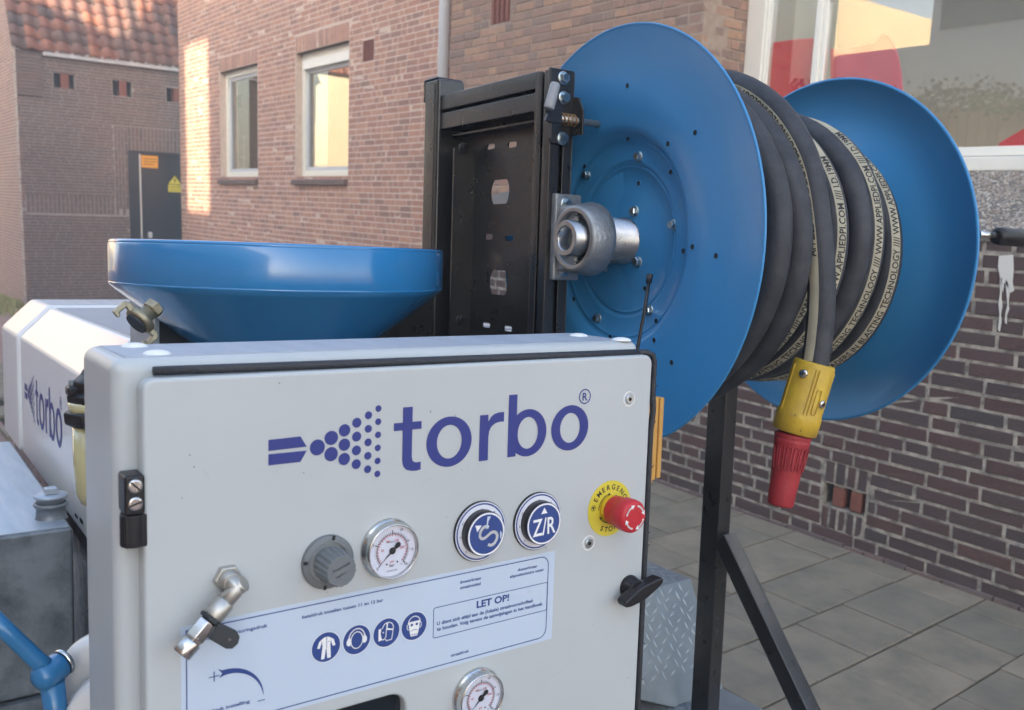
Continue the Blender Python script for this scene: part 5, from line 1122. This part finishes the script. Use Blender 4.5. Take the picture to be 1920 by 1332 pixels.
q = MB(); q.prism([V((xk0, bkt, zk1)), V((xk1, bkt, zk1 - .001)), V((xk1, bkt, zk0)), V((xk0 - .001, bkt, zk0 + .001)), V((xk0, bkt, zk0 + .006)), V((xk0 + .004, bkt, (zk0 + zk1) / 2)), V((xk0, bkt, zk1 - .008))], V_ * .004); mk('handle_plate', q, black, lt, bevel=.0008)
for zz_, s_ in ((zk1, 1), (zk0, -1)):
    q = MB(); q.prism([V((xk0 + .014, bkt + .003, zz_)), V((xk1 + .004, bkt + .003, zz_)), V((xk0 + .014, bkt + .003, zz_ + s_ * .022))], V_ * .022); mk('gusset', q, black, lt)
pinz = (zk0 + zk1) / 2 - .002; pb0 = bkt + .012
q = MB(); xe = T(1082, 225, 1, pb0).x; q.prism([V((xe, pb0 - .014, pinz - .022)), V((xe, pb0 + .02, pinz - .022)), V((xe, pb0 + .02, pinz + .040)), V((xe, pb0 - .002, pinz + .036)), V((xe, pb0 - .014, pinz + .014))], U_ * .003); mk('guide_lug', q, black, lt, bevel=.0008)
xp1 = T(1137, 233, 1, pb0).x
q = MB(); q.cyl((xk1 - .01, pb0, pinz), (xp1 - .008, pb0, pinz), .0052, 20); q.lathe((xp1 - .008, pb0, pinz), U_, [(0, .0052), (.0, .0036), (.008, .0034), (.009, .002)], 18); mk('spring_pin', q, nickel, lt)
q = MB(); hp = []
for k in range(90): t = k / 89; a = t * 2 * PI * 5.2; hp.append(V((xk1 - .002 + t * (xe - xk1 - .0), pb0 + math.cos(a) * .0085, pinz + math.sin(a) * .0085)))
q.tube(hp, .0012, 7); mk('spring', q, mat('rusty_spring', (.45, .26, .12), .45, .8, var=.5, vscale=60), lt)
hb, ht_ = T(1029, 205, 1, bkt - .004), T(1042, 156, 1, bkt - .006)
q = MB(); q.lathe(hb, (ht_ - hb), [(0, .0078), (.004, .0080), ((ht_ - hb).length - .003, .0078), ((ht_ - hb).length, .0060)], 24); mk('pull_sleeve', q, greyknob if False else mat('grey_sleeve', (.30, .31, .32), .5, var=.3, vscale=30), lt)
# ---------------------------------------------------------------- hose reel
DR = .3225
reel = thing('hose_reel', 'large blue hose reel with two round steel discs', 'hose reel', (1.2, AX.y, AX.z - DR))
def disc(a, s_, nm):
    """s_=+1: dished towards +u"""
    q = MB(); P = [(.034, .032), (.036, .080), (.036, .1105), (.0325, .1135), (.0315, .1155), (.0335, .1175), (.029, .1215), (.0275, .126), (.0262, .150), (.0235, .1530), (.0228, .1548), (.0240, .1565), (.018, .1610), (.010, .167), (.0045, .178), (.0015, .23), (0, DR - .004)]
    rim = [(-.0008, DR - .0022), (-.0016, DR - .0005), (-.0010, DR + .0010), (.001, DR + .0015), (.0026, DR + .0006), (.0030, DR - .0015), (.0027, DR - .004)]
    back = [(d + .0025, r) for d, r in P[::-1]]
    prof = [(d * 1.0, r) for d, r in (P + rim + back)]
    q.lathe(C1 if s_ > 0 else C2, NV * s_, prof, 160, caps=False); return mk(nm, q, blue, reel)
d1 = disc(DA1, 1, 'disc'); d2 = disc(DA2, -1, 'disc')
def on_disc(x, y):
    """point of the photograph on the left disc's dished face"""
    prof = [(0, .036), (.112, .036), (.120, .029), (.150, .0262), (.160, .018), (.167, .010), (.178, .0045), (.23, .0015), (.33, 0)]
    d = _ray(x, y, RT); off = 0; p = None
    for _ in range(5):
        p = d * ((C1 + NV * off).dot(NV) / d.dot(NV)); r = (p - C1 - NV * off).length
        for (r0, z0), (r1, z1) in zip(prof, prof[1:]):
            if r0 <= r <= r1: off = z0 + (z1 - z0) * (r - r0) / (r1 - r0); break
    return p
for x, y in ((1177, 161), (1304, 249), (1178, 261), (1253, 270), (1097, 313), (1258, 323), (1198, 344), (1282, 471), (1299, 463), (1343, 480), (1209.6, 541), (1231, 602), (1145, 632), (1227, 638), (1260, 680), (1077, 561)):
    c = on_disc(x, y); q = MB(); q.lathe(c - NV * .0006, -NV, [(0, .0040), (.0003, .0040)], 16); h_ = mk('bolt_hole', q, darkm, d1)  # dark disc on the face paints the shade of a hole
    q = MB(); q.torus(c - NV * .0005, NV, .0042, .0006, 18, 6); mk('hole_lip', q, blue, d1)
for x, y in ((1166, 402), (1199.5, 445)):
    c = on_disc(x, y); q = MB(); q.lathe(c - NV * .0006, -NV, [(0, .0036), (.0004, .0036)], 16); mk('plug', q, galv, d1)
for i, (x, y) in enumerate(((1199, 294), (1102, 329), (1191, 397), (1197, 491), (1140, 502), (1219, 582), (1122, 597), (1263.5, 422), (1141, 409))): mk('flange_bolt', bolt_mb(on_disc(x, y), -NV, .0064 if i in (0, 1, 5, 6, 7) else .0075, .0065, rot=i * .7), zinc, d1)
q = MB(); rk = random.Random(9)
for k in range(170):
    y_ = rk.uniform(400, 640); x_ = 1432 - abs(rk.gauss(0, 14)) - ((y_ - 430) / 100) ** 2 * 3.2; c = on_disc(x_, y_) - NV * .0007
    if (c - C1).length > DR - .006: continue
    r = rk.uniform(.0003, .0010); a0 = rk.random() * 6
    q.ngon([c + (V_ * math.cos(a0 + t) + W_ * math.sin(a0 + t)) * r * rk.uniform(.5, 1.3) for t in (0, 1.3, 2.5, 3.8, 5)])
for k in range(26):
    x_, y_ = rk.uniform(1085, 1330), rk.uniform(120, 240); c = on_disc(x_, y_) - NV * .0006; d = (V_ * rk.uniform(.5, 1) + W_ * rk.uniform(-.2, .9)).normalized() * rk.uniform(.002, .014); n_ = d.cross(NV).normalized() * .00022; q.ngon([c - d - n_, c + d, c - d + n_])
mk('paint_chips', q, mat('chipped_paint', (.16, .33, .50), .6), d1, kind='stuff')
q = MB(); q.lathe((DA1 - .052, AX.y, AX.z), U_, [(0, .0355), (.0845, .0360), (.085, .0375), (.0865, .0375)], 60); q.lathe((DA1 - .053, AX.y, AX.z), U_, [(0, .03), (.001, .0355)], 50, caps=False); mk('hub_tube', q, turned, reel)
q = MB(); xt = DA1 * .913 - .004; q.lathe((xt, AX.y, AX.z), U_, [(.05, .0175), (.002, .0178), (0, .0195), (-.0002, .0255), (.0015, .0275), (.026, .0275), (.027, .0290), (.034, .0290), (.036, .0275), (.06, .0275)], 60, caps=False); ax1 = mk('axle_tube', q, turned, reel)
q = MB(); q.lathe((xt - .0004, AX.y, AX.z), U_, [(0, .0192), (-.0002, .0262)], 50, caps=False); mk('tube_face', q, worn_ring, ax1)
q = MB(); q.lathe((xt + .045, AX.y, AX.z), -U_, [(0, .0180), (.001, .0180)], 30); mk('tube_dark', q, darkm, ax1)
q = MB(); q.cyl((DA1 + .036, AX.y, AX.z), (DA2 - .036, AX.y, AX.z), .11, 48); mk('drum', q, blue, reel)
q = MB(); q.cyl((DA2 - .02, AX.y, AX.z), (DA2 + .075, AX.y, AX.z), .028, 32); mk('axle_tube', q, turned, reel)
hr0 = T(1836, 440, 0, DA2 + .004); 
q = MB(); q.cyl((DA2 + .0, hr0.y, hr0.z), (DA2 + .055, hr0.y, hr0.z), .0062, 18); hn = mk('crank_handle', q, steel, reel)
gx = T(1868, 441, 1, hr0.y).x
q = MB(); q.lathe((gx, hr0.y, hr0.z), U_, [(0, .0085), (.003, .0135), (.010, .0150), (.11, .0160), (.12, .013)], 30); mk('grip', q, plastic, hn)
# ---------------------------------------------------------------- blast hose: one continuous path wound in three layers, its end hanging down
HRd = .0202
hose = thing('blast_hose', 'black blast hose with cream printed stripe wound on the blue reel', 'hose', (1.2, AX.y, AX.z - .26))
rh = random.Random(14)
path = []; outw = []; phase = []
def wob(t, k): return math.sin(t * 1.7 + k) * .5 + math.sin(t * 2.9 + k * 2.1) * .3 + math.sin(t * .61 + k * .7) * .4
def coil_pt(a, R, ph): return V((a, AX.y - R * math.cos(ph), AX.z + R * math.sin(ph)))
layers = []
# (a start, a end, R, turns) ; phi decreases along the path
SEQ = [(1.440, 1.00, .135, 8), (1.00, 1.44, .178, 9.5), (1.408, 1.006, .2185, 7.3), (1.004, 1.090, .2500, 2.25), (1.090, 1.126, .2640, .85)]
ph = 0.0; tot = sum(s_[3] for s_ in SEQ); ph = 2 * PI * tot     # ends at phi = 0 (front) after all turns
cur = ph; N_T = 72
for li, (a0, a1, R, tn) in enumerate(SEQ):
    n = int(tn * N_T)
    for k in range(n):
        t = k / n; a = a0 + (a1 - a0) * t; am = (.0065 if li >= 2 else .002)
        rr4 = R + (.0055 if li >= 2 else .002) * wob(cur, li * 1.3)
        tr_ = min(.9, .55 / tn)
        if li >= 1 and t < tr_: rr4 = SEQ[li - 1][2] + (rr4 - SEQ[li - 1][2]) * (.5 - .5 * math.cos(PI * t / tr_))
        path.append(coil_pt(a + am * wob(cur * .53, li * 2.7 + 1), rr4, cur)); outw.append((path[-1] - V((path[-1].x, AX.y, AX.z))).normalized()); phase.append(cur); cur -= 2 * PI / N_T
# hanging end
last = path[-1]; e_out = V((0, -1, 0))
hang = [V((1.129, .808, .006)), V((1.131, .806, -.030)), V((1.133, .806, -.070)), V((1.131, .8065, -.110)), V((1.126, .807, -.150)), V((1.118, .808, -.18))]
k0 = len(path)
for p in hang: path.append(p); outw.append(e_out)
# smooth the join
for _ in range(2):
    for i in range(k0 - 3, len(path) - 1): path[i] = (path[i - 1] + path[i] * 2 + path[i + 1]) / 4
q = MB(); q.tube(path, HRd, 16, frame=outw); mk('tube', q, rubber, hose)
# arc length table
sl_ = [0]
for i in range(1, len(path)): sl_.append(sl_[-1] + (path[i] - path[i - 1]).length)
import bisect
def frame_at(s_):
    i = max(0, min(len(path) - 2, bisect.bisect_right(sl_, s_) - 1)); t = (s_ - sl_[i]) / max(1e-9, sl_[i + 1] - sl_[i]); t = max(0, min(1, t))
    p = path[i].lerp(path[i + 1], t); n_ = outw[i].lerp(outw[i + 1], t); ta = (path[i + 1] - path[i]); 
    t2 = (path[min(i + 2, len(path) - 1)] - path[i + 1]); t0_ = path[i] - path[max(i - 1, 0)]
    tg = (ta.normalized() * 1.0 + (t0_.normalized() * (1 - t) + t2.normalized() * t)).normalized()
    n_ = (n_ - tg * n_.dot(tg)).normalized(); return p, tg, n_, tg.cross(n_)
STOT = sl_[-1]
def turn_s(back): # arc length position 'back' turns before the front end of the winding
    return sl_[max(0, k0 - 1 - int(back * N_T))]
def strip_angle(s_):
    # the hose twists as it is wound; 0 = facing outwards, + = towards -u
    b = (sl_[k0 - 1] - s_) / (2 * PI * .25)
    return STRIPF(b)
KEYS = [(-.5, 1.55), (0, 1.50), (.16, 1.75), (.3, 2.3), (.6, 3.4), (.9, 4.7), (1.3, 4.6), (2.0, 4.5), (3.1, 4.6), (3.6, 5.6), (4, 6.2), (5, 6.1), (5.8, 6.5), (6.3, 6.75), (6.7, 6.7), (7.1, 4.9), (7.5, 4.8), (8.0, 6.6), (8.7, 6.9), (9.1, 6.8), (9.5, 5.7), (10.3, 5.7), (10.7, 6), (11, 6), (12, 6.3), (13, 6.6), (40, 6.3)]
def STRIPF(b):
    for (b0, v0), (b1, v1) in zip(KEYS, KEYS[1:]):
        if b0 <= b <= b1: t = (b - b0) / (b1 - b0); t = t * t * (3 - 2 * t); return v0 + (v1 - v0) * t
    return 0
def skin(s_, ang, lift):
    p, tg, n_, sd_ = frame_at(s_)       # travelling with phi decreasing, sd_ = tg x n
    u_side = -1 if sd_.x > 0 else 1     # make + angle turn towards -u
    return p + (n_ * math.cos(ang) + sd_ * u_side * math.sin(ang)) * (HRd + lift)
SW = .37                                                # half width of the stripe, radians
q = MB(); s_ = turn_s(14.0); sN = STOT - .045; vs = []; rows = 0; ds = .012
while s_ < sN:
    a = strip_angle(s_); wv = 1
    for k in range(5): vs.append(skin(s_, a + SW * (k / 2 - 1), .0004))
    rows += 1; s_ += ds
q.add(vs, [(i * 5 + k, i * 5 + k + 1, (i + 1) * 5 + k + 1, (i + 1) * 5 + k) for i in range(rows - 1) for k in range(4)], True); mk('printed_stripe', q, stripe, hose)
# lettering along the stripe, reading against the path (upwards at the front)
MSG = "APPLIED /B/LEADERS IN BLASTING TECHNOLOGY //// WWW.APPLIEDPI.COM //// I.D.19MM"
tv, tf = text_pts(MSG, .022, 1.0, 0.0, 2); bt_ = bmesh.new(); bv_ = [bt_.verts.new(v) for v in tv]
for f_ in tf:
    try: bt_.faces.new([bv_[i] for i in f_])
    except ValueError: pass
for k in range(1, 7): bmesh.ops.bisect_plane(bt_, geom=bt_.verts[:] + bt_.edges[:] + bt_.faces[:], plane_co=(0, -.15 + k * .15, 0), plane_no=(0, 1, 0))
bmesh.ops.triangulate(bt_, faces=bt_.faces[:]); bt_.verts.index_update(); tv = [v.co.copy() for v in bt_.verts]; tf = [tuple(v.index for v in f_.verts) for f_ in bt_.faces]; bt_.free()
x0_, x1_ = min(v.x for v in tv), max(v.x for v in tv); hh = .0108; kk = hh / .73; Lm = (x1_ - x0_) * kk * .92
q = MB(); s_end = STOT - .20
s_cur = s_end
nmsg = 0
while s_cur - Lm > turn_s(11.2) and nmsg < 60:
    vs = []
    for v in tv:
        ss = s_cur - (v.x - x0_) * kk * .92; a = strip_angle(ss); off = (v.y * kk - hh / 2) / HRd
        vs.append(skin(ss, a + off, .0008))
    q.add(vs, tf); s_cur -= Lm + .16; nmsg += 1
mk('hose_lettering', q, ink, hose)
# coupling and red nozzle holder at the hose end
c_t = V((1.124, .8075, -.139)); c_m = T(1487, 815, 1, .822); c_b = T(1462, 950, 1, .826)
cpz = thing('hose_coupling', 'worn yellow hose coupling with red nozzle sleeve hanging from the hose end', 'coupling', tuple(c_b))
axq = (c_m - c_t).normalized(); Lq = (c_m - c_t).length; upq = U_
q = MB(); q.lathe(c_t - axq * .004, axq, [(.004, .0215), (0, .0285), (.003, .0300), (Lq * .70, .0305), (Lq * .72, .0322), (Lq * .78, .0330), (Lq * .985, .0325), (Lq * 1.0, .0300), (Lq * 1.01, .024)], 56, up=upq, caps=False); ys = mk('yellow_shell', q, yellow, cpz)
fe1 = (U_ - axq * U_.dot(axq)).normalized(); fe2 = axq.cross(fe1); fe2 = fe2 if fe2.y < 0 else -fe2
def on_cyl(t, ang, r): return c_t + axq * (Lq * t) + (fe1 * math.sin(ang) + fe2 * math.cos(ang)) * r
for ang in (-.70, .85, -2.0):
    q = MB(); w_ = .10 if ang == -.70 else .07
    for a2, b2 in (((ang - w_), (ang - w_ + .05)), ((ang + w_ - .05), (ang + w_))) if ang == -.70 else ((ang - w_, ang + w_),):
        q.add([on_cyl(t, aa, r) for t in (.04, .70) for aa, r in ((a2, .0300), (a2, .0322), (b2, .0322), (b2, .0300))], [(0, 4, 5, 1), (1, 5, 6, 2), (2, 6, 7, 3), (0, 1, 2, 3), (7, 6, 5, 4)])
    mk('rib', q, yellow, cpz)
q = MB(); pr_ = [on_cyl(.30 + .34 * k[0], -.35 + .13 * k[1], .0313) for k in rrect(0, 1, -1, 1, .35, 4)]; q.tube(pr_ + [pr_[0]], .0007, 6); q2 = MB(); mk('moulded_label', q, yellow, cpz)
q = MB(); a_ = axq; put_text(q, 'NYLON', on_cyl(.60, .42, .0312), -axq, -fe1, height=.0045) if False else None
for t, ang in ((.14, -1.32), (.48, .02)):
    p = on_cyl(t, ang, .0298); nn_ = (p - (c_t + axq * (Lq * t))).normalized(); q = MB(); q.lathe(p, nn_, [(0, .0062), (.0025, .0062), (.0036, .0048), (.0038, .0001)], 24); sc2 = mk('cross_screw', q, steel, ys)
    e1_s = nn_.cross(axq).normalized(); e2_s = nn_.cross(e1_s); q = MB()
    for e_ in (e1_s, e2_s):
        o_ = e2_s if e_ is e1_s else e1_s; c = p + nn_ * .0042; q.ngon([c - e_ * .0034 - o_ * .0007, c + e_ * .0034 - o_ * .0007, c + e_ * .0034 + o_ * .0007, c - e_ * .0034 + o_ * .0007])
    mk('cross_slot', q, darkm, ys)
axr = (c_b - c_m).normalized(); Lr = (c_b - c_m).length
q = MB(); q.lathe(c_m - axr * .002, axr, [(0, .022), (.002, .0262), (.006, .0270), (.008, .0255), (.010, .0262), (.014, .0264), (.018, .0248), (Lr * .38, .0238), (Lr * .42, .0225), (Lr * .7, .0205), (Lr * .97, .0192), (Lr, .0175), (Lr + .0005, .009)], 52, caps=False); rs_ = mk('red_sleeve', q, red, cpz)
ge1 = (U_ - axr * U_.dot(axr)).normalized(); ge2 = axr.cross(ge1); ge2 = ge2 if ge2.y < 0 else -ge2
for k in range(-3, 4):
    ang = k * .42 - .55; q = MB(); pts = []
    for t, s2 in ((.16, -1), (.16, 1), (.45, 1), (.48, 0), (.45, -1)):
        aa = ang + s2 * .13; r = .0262 - (.0030 * (t - .12) / .33); pts.append(c_m + axr * (Lr * t) + (ge1 * math.sin(aa) + ge2 * math.cos(aa)) * (r + .0002))
    q.tube(pts + [pts[0]], .0009, 6); mk('grip_rib', q, red, cpz)
# ---------------------------------------------------------------- small things round the cabinet
tp0, tp1 = T(1196, 650, 1, .935), T(1219, 514, 1, .935)
aer = thing('cable_tie_end', 'dark plastic rod with square tip standing behind the cabinet corner', 'rod', tuple(tp0 - W_ * .02))
dq_ = (tp1 - tp0).normalized(); q = MB(); q.tube([tp0 - dq_ * .04, tp0, tp0.lerp(tp1, .5) + U_ * .0012, tp1 - dq_ * .012], .0026, 10); mk('rod', q, plastic, aer)
q = MB(); q.lathe(tp1 - dq_ * .013, dq_, [(0, .0042), (.012, .0046), (.013, .0038)], 8); mk('tip', q, louvre, aer)
wb = thing('wooden_chock', 'yellow varnished wooden block hanging behind the right edge of the cabinet', 'wooden block', (.84, .87, -.30))
yb = .872
def YP(x, y): return T(x, y, 1, yb)
q = MB(); P0_, P1_ = YP(1205, 748), YP(1236, 905); q.box((P0_.x - .01, yb, P1_.z), (YP(1229, 800).x, yb + .045, P0_.z)); mk('block', q, wood, wb, bevel=.002)
q = MB(); q.box((YP(1229, 800).x + .0015, yb + .003, YP(1240, 900).z), (YP(1237, 800).x, yb + .045, P0_.z - .001)); mk('block', q, wood, wb, bevel=.002)
q = MB(); q.box((YP(1237, 800).x + .0006, yb + .001, YP(1240, 897).z), (YP(1245, 800).x, yb + .043, P0_.z - .001)); mk('block', q, wood, wb, bevel=.002)
q = MB(); a1, a2 = YP(1205, 728), YP(1238, 752); q.prism([V((a1.x, yb + .01, a2.z)), V((YP(1240, 752).x, yb + .01, a2.z)), V((YP(1236, 742).x, yb + .01, YP(1236, 742).z)), V((YP(1233, 730).x, yb + .01, YP(1233, 730).z)), V((a1.x, yb + .01, a1.z))], V_ * .03); mk('block', q, wood, wb, bevel=.0015)
#ENDT
hz = MB(); hz.box((-123, -123, -1.6), (123, 123, 12.2)); ho = mk('glare_haze', hz, MATS['cream_plaster'], None, (0, 0, 0)); ho.data.materials.clear()  # added thin volume, stands in for veiling lens glare
hm = bpy.data.materials.new('glare_haze'); hm.use_nodes = True; hn_ = hm.node_tree; hn_.nodes.clear(); ho_ = hn_.nodes.new('ShaderNodeOutputMaterial'); hv = hn_.nodes.new('ShaderNodeVolumePrincipled'); hv.inputs['Density'].default_value = .0105; hv.inputs['Color'].default_value = (.95, .95, .95, 1); hn_.links.new(hv.outputs[0], ho_.inputs['Volume']); ho.data.materials.append(hm); ho['kind'] = 'stuff'; ho['label'] = 'thin bright volume added to stand in for veiling lens glare'; ho['category'] = 'glare_haze'
for o in bpy.data.objects:
    if '_o' in o: del o['_o']
